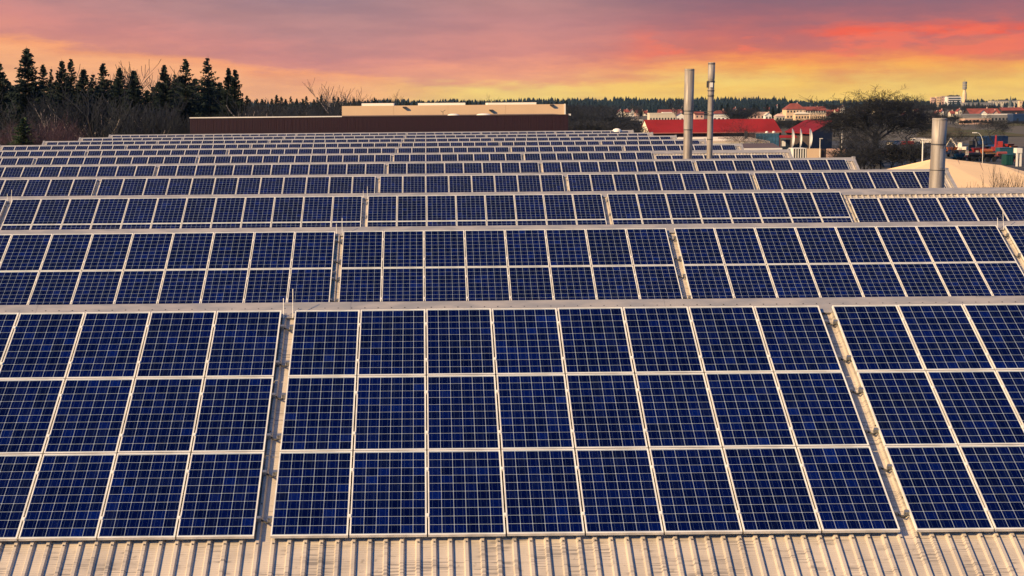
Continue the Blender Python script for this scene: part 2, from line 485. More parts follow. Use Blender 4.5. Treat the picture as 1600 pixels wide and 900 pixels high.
for k in range(NS):
    Fm = slope_frame(k)
    o = inst('roof_sheet', me_sheet, hall); o.matrix_world = Fm @ Matrix.Translation((0, CAPS, ZS))
    rp = Fm @ Vector((0, CAPS, ZS))
    o = inst('roof_sheet', me_sheet, hall)
    o.matrix_world = Matrix.Translation((XL + XR, rp.y, rp.z)) @ Matrix.Rotation(PI, 4, 'Z') @ Matrix.Rotation(AL, 4, 'X')
    cp = Fm @ Vector((0, CAPS + 0.012, ZS + RIBH + 0.004))
    cpart = inst('ridge_cap', me_cap, hall); cpart.matrix_world = Fm @ Matrix.Translation((0, CAPS + 0.012, ZS + RIBH + 0.004))
    o = inst('ridge_cap', me_cap, hall)
    o.matrix_world = Matrix.Translation((XL + XR, cp.y + 0.004, cp.z)) @ Matrix.Rotation(PI, 4, 'Z') @ Matrix.Rotation(AL, 4, 'X')
    # end walls and verge trims
    vy0, vy1 = rp.y - P / 2 + 0.01, rp.y + P / 2 - 0.01
    vz = rp.z - SLOPE * sa
    for xe, s_ in ((XL + 0.02, -1), (XR - 0.06, 1)):
        w = MB()
        for xx in (xe, xe + 0.04):
            w.poly([(xx, vy0, 0), (xx, vy1, 0), (xx, vy1, vz - 0.02), (xx, rp.y, rp.z - 0.03), (xx, vy0, vz - 0.02)])
        w.build('end_wall', m_wall, hall)
    for xa in (XL - 0.05, XR - 0.10):
        v = MB().box(xa, xa + 0.15, -SLOPE + 0.05, 0.02, -0.12, RIBH + 0.035).build('verge_trim', m_cap, hall)
        v.matrix_world = Fm @ Matrix.Translation((0, CAPS, ZS))
    # upturned ridge end piece
    MB().box(XR - 0.06, XR + 0.08, rp.y - 0.14, rp.y + 0.14, rp.z - 0.03, rp.z + 0.09).build('ridge_end_cap', m_cap, hall)
    MB().box(XL - 0.06, XL + 0.10, rp.y - 0.10, rp.y + 0.10, rp.z - 0.03, rp.z + 0.08).build('ridge_end_cap', m_cap, hall)
sw = MB()
for i in range(int((XR - XL) / 0.206)):
    for yy in (0.15, 1.62, 3.1, 4.58, 5.33, 6.1, 7.3):
        xx = XL + i * 0.206 + 0.166
        sw.box(xx - 0.009, xx + 0.009, -yy - 0.009, -yy + 0.009, RIBH, RIBH + 0.010)
sw = sw.build('screw', m_steel2, hall, kind='stuff'); sw.matrix_world = slope_frame(0) @ Matrix.Translation((0, CAPS, ZS))
vy = (slope_frame(0) @ Vector((0, CAPS, ZS))).y - P / 2
MB().box(XL, XR, vy - 0.02, vy + 0.18, 0, ZR - 4.0).build('front_wall', m_wall, hall)
MB().box(XL - 0.1, XR + 0.1, vy - 0.16, vy - 0.03, ZR - 4.02, ZR - 3.9).build('gutter', m_cap, hall)

# ---------------------------------------------------------------- solar panels
W_, H_ = 0.990, 1.646
FR = 0.017                     # frame lip
fb = MB()
for (xa, xb, ya, yb) in ((0, W_, 0, FR), (0, W_, H_ - FR, H_), (0, FR, FR, H_ - FR), (W_ - FR, W_, FR, H_ - FR)):
    fb.box(xa, xb, ya, yb, -0.042, 0.0)
m_railm = mat('mill_finish_rail', (0.30, 0.32, 0.35), 0.35, 0.7)
me_frame = fb.mesh('frame', m_alu)
me_lam = MB().box(FR, W_ - FR, FR, H_ - FR, -0.012, -0.0055).mesh('solar_panel', m_back)
CP = 0.1585; CS = 0.1515
CX0 = (W_ - 6 * CP) / 2; CY0 = (H_ - 10 * CP) / 2


def cell_geo(cells, name):
    s = MB(); uvs = []; ids = []
    for (i, j, ox, oy) in cells:
        c = 0.006
        x0 = ox + (CP - CS) / 2; y0_ = oy + (CP - CS) / 2
        pts = [(c, 0), (CS - c, 0), (CS, c), (CS, CS - c), (CS - c, CS), (c, CS), (0, CS - c), (0, c)]
        s.poly([(x0 + a, y0_ + b, -0.0040) for a, b in pts])
        uvs += [(a / CS, b / CS) for a, b in pts]; ids.append(i * 13.7 + j * 3.1)
    me = s.mesh(name, m_cell)
    uvl = me.uv_layers.new(name='UVMap')
    uvl.data.foreach_set('uv', [v for p in uvs for v in p])
    a = me.attributes.new('cid', 'FLOAT', 'FACE'); a.data.foreach_set('value', ids)
    return me


me_grid = cell_geo([(i, j, CX0 + i * CP, CY0 + j * CP) for i in range(6) for j in range(10)], 'cell_grid')
me_cell = cell_geo([(0, 0, 0, 0)], 'cell')
me_clamp = MB().box(-0.02, 0.02, -0.03, 0.03, -0.03, 0.006).mesh('clamp', m_alu)
me_eclamp = MB().box(-0.035, 0.035, -0.022, 0.022, -0.078, -0.006).mesh('end_clamp', m_railm)

SINGLE = {(-1, 2, c) for c in (7, 8, 9, 10, 11)} | {(0, 2, c) for c in (0, 1, 2, 3, 4)} | {(1, 2, 0), (1, 2, 1), (1, 1, 0), (1, 1, 1), (1, 0, 0)}
ORD = ['nearest', 'second', 'third', 'fourth', 'fifth', 'sixth', 'seventh', 'eighth', 'ninth', 'tenth', 'farthest']
BNAME = {-3: 'leftmost block', -2: 'second block from the left end', -1: 'twelve panels wide, left of the middle walkway',
         0: 'middle block of eight panels', 1: 'first block right of the middle block', 2: 'rightmost block'}
rows_of = lambda k: 3 if k < 2 else (2 if k < 4 else 1)
blocks_of = {0: (-1, 0, 1), 1: (-1, 0, 1, 2), 2: (-2, -1, 0, 1, 2), 3: (-2, -1, 0, 1, 2)}
LAB0 = {-1: 'large nearest solar array at the left, cut by the left photo edge', 0: 'large nearest solar array in the middle, eight panels wide and three rows high',
        1: 'large nearest solar array at the right, cut by the right photo edge'}
for k in range(NS):
    Fm = slope_frame(k)
    for b in blocks_of.get(k, (-3, -2, -1, 0, 1, 2)):
        low = 0.43 if (k in (2, 5) and b == 2) else 0.0
        if k == 0:
            lab = LAB0[b]
        else:
            lab = ('solar array on the %s roof ridge, ' % ORD[k]) + BNAME[b]
        ar = thing('solar_array', lab, 'solar array', group='solar arrays in rows on the factory roof')
        ar.matrix_world = Fm @ Matrix.Translation((BX[b] + XOFF.get(k, 0), -low, 0))
        nr = rows_of(k); nc = BLK[b]
        Lb = nc * PW - 0.02
        for r in range(nr):
            for c in range(nc):
                jx = rnd.uniform(-.0015, .0015); jz = rnd.uniform(-.002, .002)
                pn = inst('solar_panel', me_lam, ar, (c * PW + jx, -(r + 1) * PV + (PV - H_), jz), (rnd.uniform(-.0012, .0012), rnd.uniform(-.0012, .0012), 0))
                inst('frame', me_frame, pn)
                if k == 0 and (b, r, c) in SINGLE:
                    for i in range(6):
                        for j in range(10):
                            inst('cell', me_cell, pn, (CX0 + i * CP, CY0 + j * CP, 0))
                else:
                    inst('cell_grid', me_grid, pn, kind='stuff')
                if k < 2 and c < nc - 1:
                    for q in (0.36, 1.26):
                        inst('clamp', me_clamp, pn, (W_ + 0.01, q, 0))
            if k < 4:
                for q in (0.36, 1.26):
                    yy = -(r + 1) * PV + (PV - H_) + q
                    MB().box(-0.05, Lb + 0.05, yy - 0.02, yy + 0.02, -0.080, -0.0425).build('mounting_rail', m_railm, ar)
                    if k < 3:
                        inst('end_clamp', me_eclamp, ar, (-0.025, yy, 0.0))
                        inst('end_clamp', me_eclamp, ar, (Lb + 0.025, yy, 0.0))
                        if b > -3 and k < 2:      # black cable bridging the walkway to the block on the left
                            cb_ = MB(); pts = [(-0.045, yy - 0.045, -0.05), (-0.07, yy - 0.06, -0.062), (-0.11, yy - 0.02 + rnd.uniform(-.02, .02), -0.070), (-0.15, yy + 0.0, -0.055)]
                            for a_, b_ in zip(pts, pts[1:]): cb_.tube(a_, b_, 0.014, 0.014, 5)
                            cb_.build('cable', m_black, ar)

# ladder stiles standing over the ridge at some walkways
def ladder(k, b, label):
    Fm = slope_frame(k)
    base = Fm @ Vector((BX[b] - GAP / 2 - 0.01 + XOFF.get(k, 0), -0.10, ZS + RIBH + 0.006))
    t = thing('roof_ladder', label, 'ladder', base, group='ladder ends at the roof ridges')
    for dx in (-0.072, 0.072):
        hh_ = 0.44 if dx > 0 else 0.30
        MB().tube((dx, 0, 0), (dx, 0.22 * hh_, hh_), 0.0065, 0.0065, 6).build('stile', m_alu, t)
    for h in (0.05, 0.20):
        MB().tube((-0.072, h * .22, h), (0.072, h * .22, h), 0.006, 0.006, 5).build('rung', m_steel, t)


for k, b, l in ((0, 0, 'pale ladder end rising over the nearest ridge between left and middle arrays'), (1, 0, 'pale ladder end on the second ridge, left of the middle block'),
                (1, 2, 'pale ladder end on the second ridge near the right photo edge'), (2, 0, 'pale ladder end on the third ridge, left of the middle block'),
                (2, -1, 'pale ladder end on the third ridge at the left photo edge')):
    ladder(k, b, l)

# ---------------------------------------------------------------- flues
def chimney(label, px, ytop, D, secs, tilt, rings, name='flue_pipe'):
    """secs: list of (y_pixel_top, radius) from top down to the valley"""
    top = at(px, ytop, D)
    zb = ZR - 4.3
    t = thing(name, label, 'chimney', (top.x - tilt * (top.z - zb), top.y, zb))
    t.rotation_euler = (0, math.atan(tilt), 0)
    zof = lambda y: at(px, y, D).z - zb
    for i, (y, r) in enumerate(secs):
        z1 = zof(y); z0 = zof(secs[i + 1][0]) + 0.0 if i + 1 < len(secs) else 0.0
        r0 = r
        s = MB().lathe([(r0, z0), (r0, z1)] if i else [(r0, z0), (r0, z1), (r0 * 0.88, z1), (r0 * 0.88, z1 - 0.5), (0.01, z1 - 0.5)], 32)
        s.build('pipe_section', m_steel, t, smooth=False)
        me = t.children[-1].data
        for p in me.polygons: p.use_smooth = abs(p.normal.z) < .3
    for i, (y, r) in enumerate(secs):
        z1 = zof(y); z0 = zof(secs[i + 1][0]) if i + 1 < len(secs) else 0.0
        a = -1.9 + i * .9
        MB().box(math.cos(a) * r - .006, math.cos(a) * r + .006, math.sin(a) * r - .008, math.sin(a) * r + .006, z0, z1 - .02).build('seam', m_cap, t)
    for y, r, h, mm in rings:
        z = zof(y)
        s = MB().lathe([(r - 0.03, z - h), (r, z - h), (r, z), (r - 0.03, z)], 32)
        s.build('band', mm, t)
    return t


c1 = chimney('thick pale steel flue pipe, left one of the pair', 1077.5, 107.5, 92.5, [(107.5, 0.282), (172, 0.268), (202, 0.258)], 0.014,
             [(109, 0.290, 0.05, m_steel), (173, 0.285, 0.045, m_steel2), (178, 0.276, 0.03, m_steel2), (202, 0.275, 0.05, m_steel2)])
c2 = chimney('thinner taller steel flue pipe with clamps near its top, right one of the pair', 1112, 97.5, 92.5, [(97.5, 0.200), (124, 0.185), (148, 0.168)], 0.012,
             [(99, 0.208, 0.06, m_steel2), (126, 0.215, 0.12, m_steel2), (141, 0.21, 0.05, m_steel2), (149, 0.20, 0.06, m_steel2), (174, 0.185, 0.03, m_steel2), (179, 0.195, 0.04, m_steel2), (217, 0.18, 0.05, m_steel2)])
zz = at(1112, 137, 92.5).z - (ZR - 4.3)
MB().box(-0.27, -0.20, -0.12, 0.0, zz, zz + 0.38).build('sensor_box', m_steel2, c2)
MB().box(-0.10, 0.06, -0.235, -0.19, zz + 0.02, zz + 0.3).build('label_plate', m_white, c2)
br = thing('pipe_brace', 'thin dark steel brace joining the two tall flue pipes', 'brace', at(1076, 177, 92.5))
w_ = gx(1112, 92.5) - gx(1076, 92.5)
MB().tube((0.24, -0.1, 0), (w_ - 0.14, -0.1, -0.03), 0.02, 0.02, 6).build('brace_bar', m_steel2, br)
MB().tube((0.24, 0.1, 0.12), (w_ - 0.14, 0.1, 0.08), 0.02, 0.02, 6).build('brace_bar', m_steel2, br)
c3 = chimney('wide steel flue pipe at the right in front of the pale tent roof', 1468.5, 184.5, 62, [(184.5, 0.278), (224, 0.286), (265, 0.292)], 0.02,
             [(186, 0.286, 0.04, m_steel), (224.5, 0.300, 0.05, m_steel2), (265, 0.300, 0.03, m_steel2)])
zz0 = at(1468, 262, 62).z - (ZR - 4.3); zz1 = at(1468, 232, 62).z - (ZR - 4.3)
h_ = MB()
for i in range(5):
    a0 = math.radians(-95 + i * 12); a1 = math.radians(-95 + (i + 1) * 12); R_ = 0.296
    h_.quad((R_ * math.cos(a0), R_ * math.sin(a0), zz0), (R_ * math.cos(a1), R_ * math.sin(a1), zz0), (R_ * math.cos(a1), R_ * math.sin(a1), zz1), (R_ * math.cos(a0), R_ * math.sin(a0), zz1))
h_.build('access_hatch', m_cap, c3)
#PART2
# ---------------------------------------------------------------- halls behind the roof
def hall_z(py, px, D): return at(px, py, D).z


D1 = 190.0
xa, xb = gx(296, D1), gx(888, D1)
yb1 = at(500, 180, D1).y
ztop = hall_z(182, 590, D1)
bh = thing('brown_hall', 'long low hall with dark brown vertical cladding behind the farthest roof ridge', 'hall', ((xa + xb) / 2, yb1, 0))
nP = 48; pw = (xb - xa) / nP
pm = MB()
x_ = -pw / 2 + 0.02
pm.box(x_, -x_, -0.05, 0.05, 0, ztop - 0.02)
for i in range(5):
    xx = x_ + 0.07 + i * (pw - 0.1) / 5
    pm.box(xx, xx + 0.06, -0.08, -0.05, 0, ztop - 0.03)
pme = pm.mesh('cladding_panel', m_brown)
for i in range(nP):
    inst('cladding_panel', pme, bh, (xa + pw * (i + .5) - (xa + xb) / 2, 0.0 + rnd.uniform(-.01, .01), 0))
hw = (xb - xa) / 2
MB().box(-hw, hw, 0.06, 24, 0, ztop - 0.06).build('hall_body', m_brown, bh)
MB().box(-hw, hw, 0.07, 24, ztop - 0.06, ztop - 0.02).build('roof', m_flatb, bh)
MB().box(-hw - 0.03, gx(534, D1) - (xa + xb) / 2, -0.12, 0.16, ztop - 0.02, ztop + 0.10).build('coping', m_white, bh)
MB().box(gx(534, D1) - (xa + xb) / 2 + .01, hw + 0.03, -0.12, 0.16, ztop - 0.02, ztop + 0.06).build('coping', m_flatb, bh)
MB().box(hw + 0.04, hw + 0.30, -0.05, 0.2, ztop - 0.1, ztop + 0.12).build('gutter_end', m_white, bh)
for px, w in ((708, 18), (755, 22)):
    r_ = w / 2 * 205 / 2450
    d = MB().lathe([(r_, 0), (r_ * .92, .08), (r_ * .7, .15), (r_ * .35, .20), (0.01, .21)], 20)
    o = d.build('skylight_dome', m_white, bh, smooth=True); o.location = (gx(px, 203) - (xa + xb) / 2, 12, ztop - 0.02)
o = MB().tube((0, 0, 0), (0, 0, .5), .03, .03, 6).tube((0, 0, .5), (.3, 0, .7), .03, .03, 6).tube((0, 0, .4), (-.3, 0, .6), .03, .03, 6).build('roof_bracket', m_steel2, bh)
o.location = (gx(692, 196) - (xa + xb) / 2, 5, ztop)

D2 = 216.0
xa, xb = gx(534, D2), gx(882, D2); y2 = at(700, 170, D2).y; xm = (xa + xb) / 2
zt = hall_z(164.3, 700, D2)
ch = thing('cream_hall', 'taller cream rendered hall rising behind the brown clad hall', 'hall', (xm, y2, 0))
xs = [534, 615, 700, 790, 882]
for a, b in zip(xs, xs[1:]):
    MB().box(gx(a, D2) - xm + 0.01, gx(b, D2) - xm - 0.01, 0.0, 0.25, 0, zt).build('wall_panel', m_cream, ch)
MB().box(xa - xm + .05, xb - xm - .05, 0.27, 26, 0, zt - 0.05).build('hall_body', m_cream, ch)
for a, b, yy in ((565, 615, 161.3), (653, 727, 160.8), (762, 838, 160.2)):
    MB().box(gx(a, D2 + 8) - xm, gx(b, D2 + 8) - xm, 8, 16, zt - 0.04, hall_z(yy, (a + b) / 2, D2 + 8)).build('rooftop_unit', m_white, ch)
MB().box(xb - xm - 0.02, xb - xm + 0.16, -0.1, 0.35, 0, zt + 0.05).build('corner_trim', m_white, ch)
for px, py in ((632, 167.5), (767, 172), (862, 164)):
    p = at(px, py, D2)
    MB().box(p.x - xm - .25, p.x - xm + .25, -.35, -.002, p.z - .08, p.z + .08).build('wall_lamp', m_steel2, ch)
dm = MB().lathe([(0.55, 0), (0.5, .16), (0.36, .3), (.15, .37), (.01, .38)], 16).build('roof_dome', m_white, None, smooth=True)
p = at(964, 204.5, 176); dm.location = p - Vector((0, 0, .1)); tag(dm, 'small pale dome peeking over the farthest roof ridge near the red gabled hall', 'dome')
MB().tube((0, 0, -4), (0, 0, 0), .3, .3, 8).build('dome_shaft', m_white, dm)

# red gabled hall
DR = 400
def P3(px, py, D): return at(px, py, D)
nl = P3(1014, 208, DR); nr_ = P3(1221, 205, DR); rl_ = P3(1007.5, 187, DR + 9); rr_ = P3(1211.5, 185.6, DR + 9)
zE = (nl.z + nr_.z) / 2; zR = (rl_.z + rr_.z) / 2
x0, x1, y0_ = nl.x, nr_.x, nl.y
rh = thing('red_roof_hall', 'long hall with a plain bright red gable roof and pale left gable wall', 'hall', ((x0 + x1) / 2, y0_, 0))
hx = (x1 - x0) / 2
def slab(p, th, name, m, par):
    s = MB(); q = [Vector(v) for v in p]; dn = Vector((0, 0, -th))
    s.poly(q); s.poly([v + dn for v in reversed(q)])
    for a, b in zip(q, q[1:] + q[:1]): s.quad(a, a + dn, b + dn, b)
    return s.build(name, m, par)
nst = 12
for i in range(nst):
    a = -hx + 2 * hx * i / nst; b = -hx + 2 * hx * (i + 1) / nst - 0.03
    slab([(a, -0.6, zE), (b, -0.6, zE), (b, 9, zR), (a, 9, zR)], 0.12, 'roof_strip', m_redroof, rh)
slab([(-hx, 9.02, zR), (hx, 9.02, zR), (hx, 18.6, zE), (-hx, 18.6, zE)], 0.12, 'roof', m_redroof, rh)
MB().box(-hx, hx, -0.75, -0.62, zE - 0.22, zE + 0.02).build('gutter', mat('red_gutter', (0.40, 0.12, 0.10), .5), rh)
g_ = MB()
g_.poly([(-hx + .12, 0.2, 0), (-hx + .12, 0.2, zE - .2), (-hx + .12, 9, zR - .2), (-hx + .12, 17.8, zE - .2), (-hx + .12, 17.8, 0)])
g_.build('gable_wall', mat('gable_white', (0.80, 0.74, 0.62), .8), rh)
MB().box(-hx + .05, -hx + .11, 6.2, 7.6, zE - 2, zE + .9).build('gable_door', m_pink, rh)
g2 = MB().poly([(hx - .12, 0.2, 0), (hx - .12, 17.8, 0), (hx - .12, 17.8, zE - .2), (hx - .12, 9, zR - .2), (hx - .12, 0.2, zE - .2)])
g2.build('gable_wall', m_wall, rh)
MB().box(-hx + .2, hx - .2, 0.2, 0.5, 0, zE - 0.15).build('front_wall', mat('maroon_wall', (0.10, 0.03, 0.03), .8), rh)
# flat roofed buildings in front of it
p0, p1 = P3(1060, 214, 300), P3(1165, 213.5, 300)
q0, q1 = P3(1050, 222, 262), P3(1203, 222, 262)
zf = (p0.z + q0.z) / 2
fr = thing('flat_roof_building', 'low building with a pale flat roof before the red gabled hall', 'building', (q0.x, q0.y, 0))
base = [(v.x - q0.x, v.y - q0.y) for v in (q0, q1, p1, p0)]
MB().prism(base, 0, zf - 0.12).build('walls', m_wall, fr)
MB().prism([(x * 1.0, y) for x, y in base], zf - 0.118, zf).build('roof', m_flat, fr)
for yy in (8.0, 22.0):
    MB().box(1.0, (q1.x - q0.x) * .72, yy, yy + .5, zf + .002, zf + .22).build('roof_upstand', m_white, fr)
bm_ = P3(1160.5, 216, 285)
MB().box(-.25, .25, -.25, .25, 0, 1.3).build('roof_vent', m_steel2, fr).location = (bm_.x - q0.x, 20, zf)
p0, p1 = P3(1158, 223.5, 250), P3(1208, 222.5, 250); q0, q1 = P3(1163, 233, 222), P3(1222, 232, 222)
zf2 = (p0.z + q0.z) / 2
fb2 = thing('brown_roof_annex', 'small annex with a dark brown flat roof and pale edge beside the roof end', 'building', (q0.x, q0.y, 0))
base = [(v.x - q0.x, v.y - q0.y) for v in (q0, q1, p1, p0)]
MB().prism(base, 0, zf2 - 0.05).build('walls', m_wall, fb2)
MB().prism(base, zf2 - 0.048, zf2 + .02).build('roof', m_flatb, fb2)
MB().box(0, (q1 - q0).x, -0.14, -0.005, zf2 - 0.2, zf2 + 0.05).build('edge_trim', m_white, fb2)
# blue glazed front
p0 = P3(1181, 208.5, 352); p1 = P3(1217, 221, 352)
bg_ = thing('glazed_building', 'low building with a blue glass front between the two red roofs', 'building', (p0.x, p0.y, 0))
w = p1.x - p0.x; zt = p0.z
MB().box(0, w, 0.25, 8, 0, zt).build('building_body', m_dark, bg_)
pane = MB().box(0.03, w / 7 - .03, 0, 0.1, 0.03, zt / 3 - 0.03).mesh('pane', m_blueglass)
for i in range(7):
    for j in range(3): inst('pane', pane, bg_, (i * w / 7, 0, j * zt / 3), (rnd.uniform(-.02, .02), 0, rnd.uniform(-.03, .03)))
MB().box(-.1, w + .1, 0.12, 0.22, 0, zt + .1).build('mullion_frame', m_steel, bg_)
for xx in (w * .6, w * .9): MB().lathe([(.35, 0), (.35, .3), (.01, .45)], 10).build('roof_dome', m_white, bg_).location = (xx, 3, zt + .02)

# skewed red roof
a_, b_, c_2, d_ = P3(1226, 205.5, 380), P3(1266, 208.5, 376), P3(1303, 188, 404), P3(1259, 187, 404)
oo = Vector((a_.x, a_.y, 0))
sr = thing('open_red_hall', 'dark walled hall under a slanting bright red roof behind the three banners', 'hall', oo)
A_, B_, C_, E_ = [v - oo for v in (a_, b_, c_2, d_)]
n6 = 5
for i in range(n6):
    f0, f1 = i / n6, (i + 1) / n6 - .006
    slab([A_.lerp(B_, f0), A_.lerp(B_, f1), E_.lerp(C_, f1), E_.lerp(C_, f0)], .18, 'roof_strip', m_redroof, sr)
w = MB(); q = [A_.lerp(C_, .03), B_.lerp(E_, .03), C_.lerp(A_, .03), E_.lerp(B_, .03)]
for p, r in zip(q, q[1:] + q[:1]):
    w.quad((p.x, p.y, 0), (r.x, r.y, 0), (r.x, r.y, r.z - .2), (p.x, p.y, p.z - .2))
w.build('walls', m_dark, sr)
lo = B_ + Vector((-7.2, -.6, -.9)); 
slab([lo, lo + Vector((4.0, 0, 0)), lo + Vector((4.0, 1.8, .5)), lo + Vector((-.5, 1.8, .5))], .1, 'canopy', m_redroof, sr)
MB().box(-1.2, .9, -2.0, -1.7, 0, 3.0).build('shop_window', m_win, sr)
MB().box(-1.1, -.2, -2.06, -2.01, 1.4, 2.7).build('window_poster', m_white, sr)

# banners
for i, (px, lab) in enumerate(((1237.3, 'leftmost of the three white feather banners'), (1250.0, 'middle of the three white feather banners'), (1264.7, 'rightmost of the three white feather banners'))):
    Dn = 330; b0 = at(px, 246, Dn); t = thing('feather_banner', lab + ' before the dark hall', 'banner', (b0.x, b0.y, 0), group='white banners by the entrance')
    zt = at(px, 201, Dn).z
    MB().tube((0, 0, 0), (0, 0, zt), .06, .04, 6).build('pole', m_white, t)
    s = MB(); n = 10; wmax = (.42, .28, .48)[i]
    prof = [(k / n, wmax * math.sin(PI * min(1, (k / n) ** .8)) ** .8 + .05) for k in range(n + 1)]
    zb = zt - 4.1
    for th in (-.012, .012):
        L = [(0.05, th + .05 * math.sin(u * 5), zt - u * (zt - zb)) for u, _ in prof]; Rr = [(0.05 + wv, th + .12 * math.sin(u * 6 + 1), zt - u * (zt - zb) - .0) for u, wv in prof]
        for k in range(n): s.quad(L[k], L[k + 1], Rr[k + 1], Rr[k])
    s.build('cloth', m_white, t)
# white kiosk with dark slots and wall
Dk = 322; a0 = at(1239, 247, Dk); a1 = at(1260, 247, Dk); a2 = at(1287, 247, Dk); a3 = at(1320, 247, Dk)
zt = at(1260, 231.5, Dk).z
kk = thing('white_kiosk', 'low white building with tall dark window slots below the banners', 'building', (a0.x, a0.y, 0))
w = a1.x - a0.x
MB().box(0, w, 0.15, 4, 0, zt).build('walls', m_white, kk)
for i in range(6): MB().box(i * w / 5.5 - .02, i * w / 5.5 + .18, 0, .14, 0, zt - .12).build('column', m_white, kk)
MB().box(0, w, -.02, .14, zt - .11, zt + .03).build('lintel', m_white, kk)
for i in range(5): MB().box(i * w / 5.5 + .2, (i + 1) * w / 5.5 - .04, .1, .148, .3, zt - .14).build('window', m_win, kk)
kw = thing('cream_wall', 'plain cream wall right of the white kiosk, with a dark opening and reddish hedge', 'wall', (a1.x + .1, a1.y, 0))
w2 = a2.x - a1.x
MB().box(0, w2 * .8, 0, .3, 0, zt - .1).build('wall_panel', m_cream, kw)
MB().box(w2 * .8 + .02, w2 * .8 + 1.2, .5, .8, 0, zt - .2).build('opening', m_dark, kw)
MB().box(w2 * .8 + 1.22, a3.x - a1.x, 0, .3, 0, zt - .15).build('wall_panel', m_pink, kw)


def lamp_post(label, px, ytop, D, curve=0.0, arm=1.0, name='street_lamp'):
    b = at(px, 240, D); zt = at(px, ytop, D).z
    t = thing(name, label, 'street lamp', (b.x, b.y, 0))
    if not curve:
        MB().tube((0, 0, 0), (0, 0, zt), .09, .06, 8).build('pole', m_white, t)
        MB().box(-.1, arm, -.12, .12, zt, zt + .12).build('lamp_head', m_white, t)
    else:
        pts = [(0, 0, 0), (0, 0, zt * .72)] + [(-curve * (1 - math.cos(u)), 0, zt * .72 + zt * .28 * math.sin(u)) for u in (.4, .8, 1.2, 1.5)]
        s = MB()
        for p, q in zip(pts, pts[1:]): s.tube(p, q, .045, .04, 6)
        s.build('pole', m_white, t)
        e = pts[-1]; MB().box(e[0] - .7, e[0], -.12, .12, e[2] - .08, e[2] + .06).build('lamp_head', m_white, t)


lamp_post('short white lamp post right of the banners', 1281, 217, 300, arm=.5)
lamp_post('slim white lamp post rising beside the wide steel flue pipe', 1441.5, 219, 150, arm=.35)
lamp_post('lamp post with a curved arm over the machinery yard', 1535.5, 207, 250, curve=1.1)
lamp_post('lamp post at the edge of the dark hall under the bare trees', 1315, 190, 360, arm=.5)

# pale tent roof hall
A = at(1383, 265, 142); B = at(1466, 246.5, 132); C = at(1564, 258, 134); E = at(1640, 278, 134)
Pp = at(1478, 303, 110); Q = at(1495, 303, 109); Rr = at(1700, 316, 109); Al = at(1375, 285, 118)
oo = Vector((B.x, B.y, 0))
th = thing('tent_hall', 'hall with a large pale orange membrane roof at the right behind the wide flue', 'hall', oo)
A, B, C, E, Pp, Q, Rr, Al = [v - oo for v in (A, B, C, E, Pp, Q, Rr, Al)]
def sheetpoly(pts, name, m):
    s = MB(); s.poly(pts); s.poly([Vector(p) - Vector((0, 0, .08)) for p in reversed(pts)]); return s.build(name, m, th)
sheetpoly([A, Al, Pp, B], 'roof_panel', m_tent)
sheetpoly([B, Pp, Q], 'roof_panel', mat('membrane_fold_shade', (0.60, 0.36, 0.26), .7))  # same membrane in a darker tone, the fold's shade put into its colour
Cm = Q.lerp(Rr, .42)
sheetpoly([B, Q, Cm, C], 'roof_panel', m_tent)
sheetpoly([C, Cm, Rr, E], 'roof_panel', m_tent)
back = [v + Vector((0, 14, -3)) for v in (A, B, C, E)]
for v in back: v.z = max(v.z, 3)
for i, (p, q, r, s_) in enumerate(((A, B, back[1], back[0]), (B, C, back[2], back[1]), (C, E, back[3], back[2]))):
    s = MB(); s.quad(p, q, r, s_); s.build('rear_roof_panel', m_tent, th)
w = MB(); per_ = [Al, Pp, Q, Rr, E, back[3], back[0], A]
for p, q in zip(per_, per_[1:] + per_[:1]): w.quad((p.x, p.y, 0), (q.x, q.y, 0), (q.x, q.y, q.z - .02), (p.x, p.y, p.z - .02))
w.build('walls', m_wall, th)
nrm = (C - B).cross(Q - B).normalized(); nrm = nrm if nrm.z > 0 else -nrm
for f0, f1 in ((.12, .10), (.25, .2), (.4, .33), (.62, .5)):
    p = B.lerp(Q, f0); q = B.lerp(C, .35 + f1)
    s = MB(); a_ = p + nrm * .03; b_ = q + nrm * .03; dd = (Q - B).normalized() * .05
    s.quad(a_, b_, b_ + dd, a_ + dd).build('seam', mat('membrane_seam', (0.42, 0.26, 0.17), .8), th)
for f in (.3, .65):
    p = B.lerp(C, f) + nrm * .03; q = Q.lerp(Cm, f) + nrm * .03; dd = Vector((.05, 0, 0))
    MB().quad(p, q, q + dd, p + dd).build('seam', mat('membrane_seam', (0.42, 0.26, 0.17), .8), th)

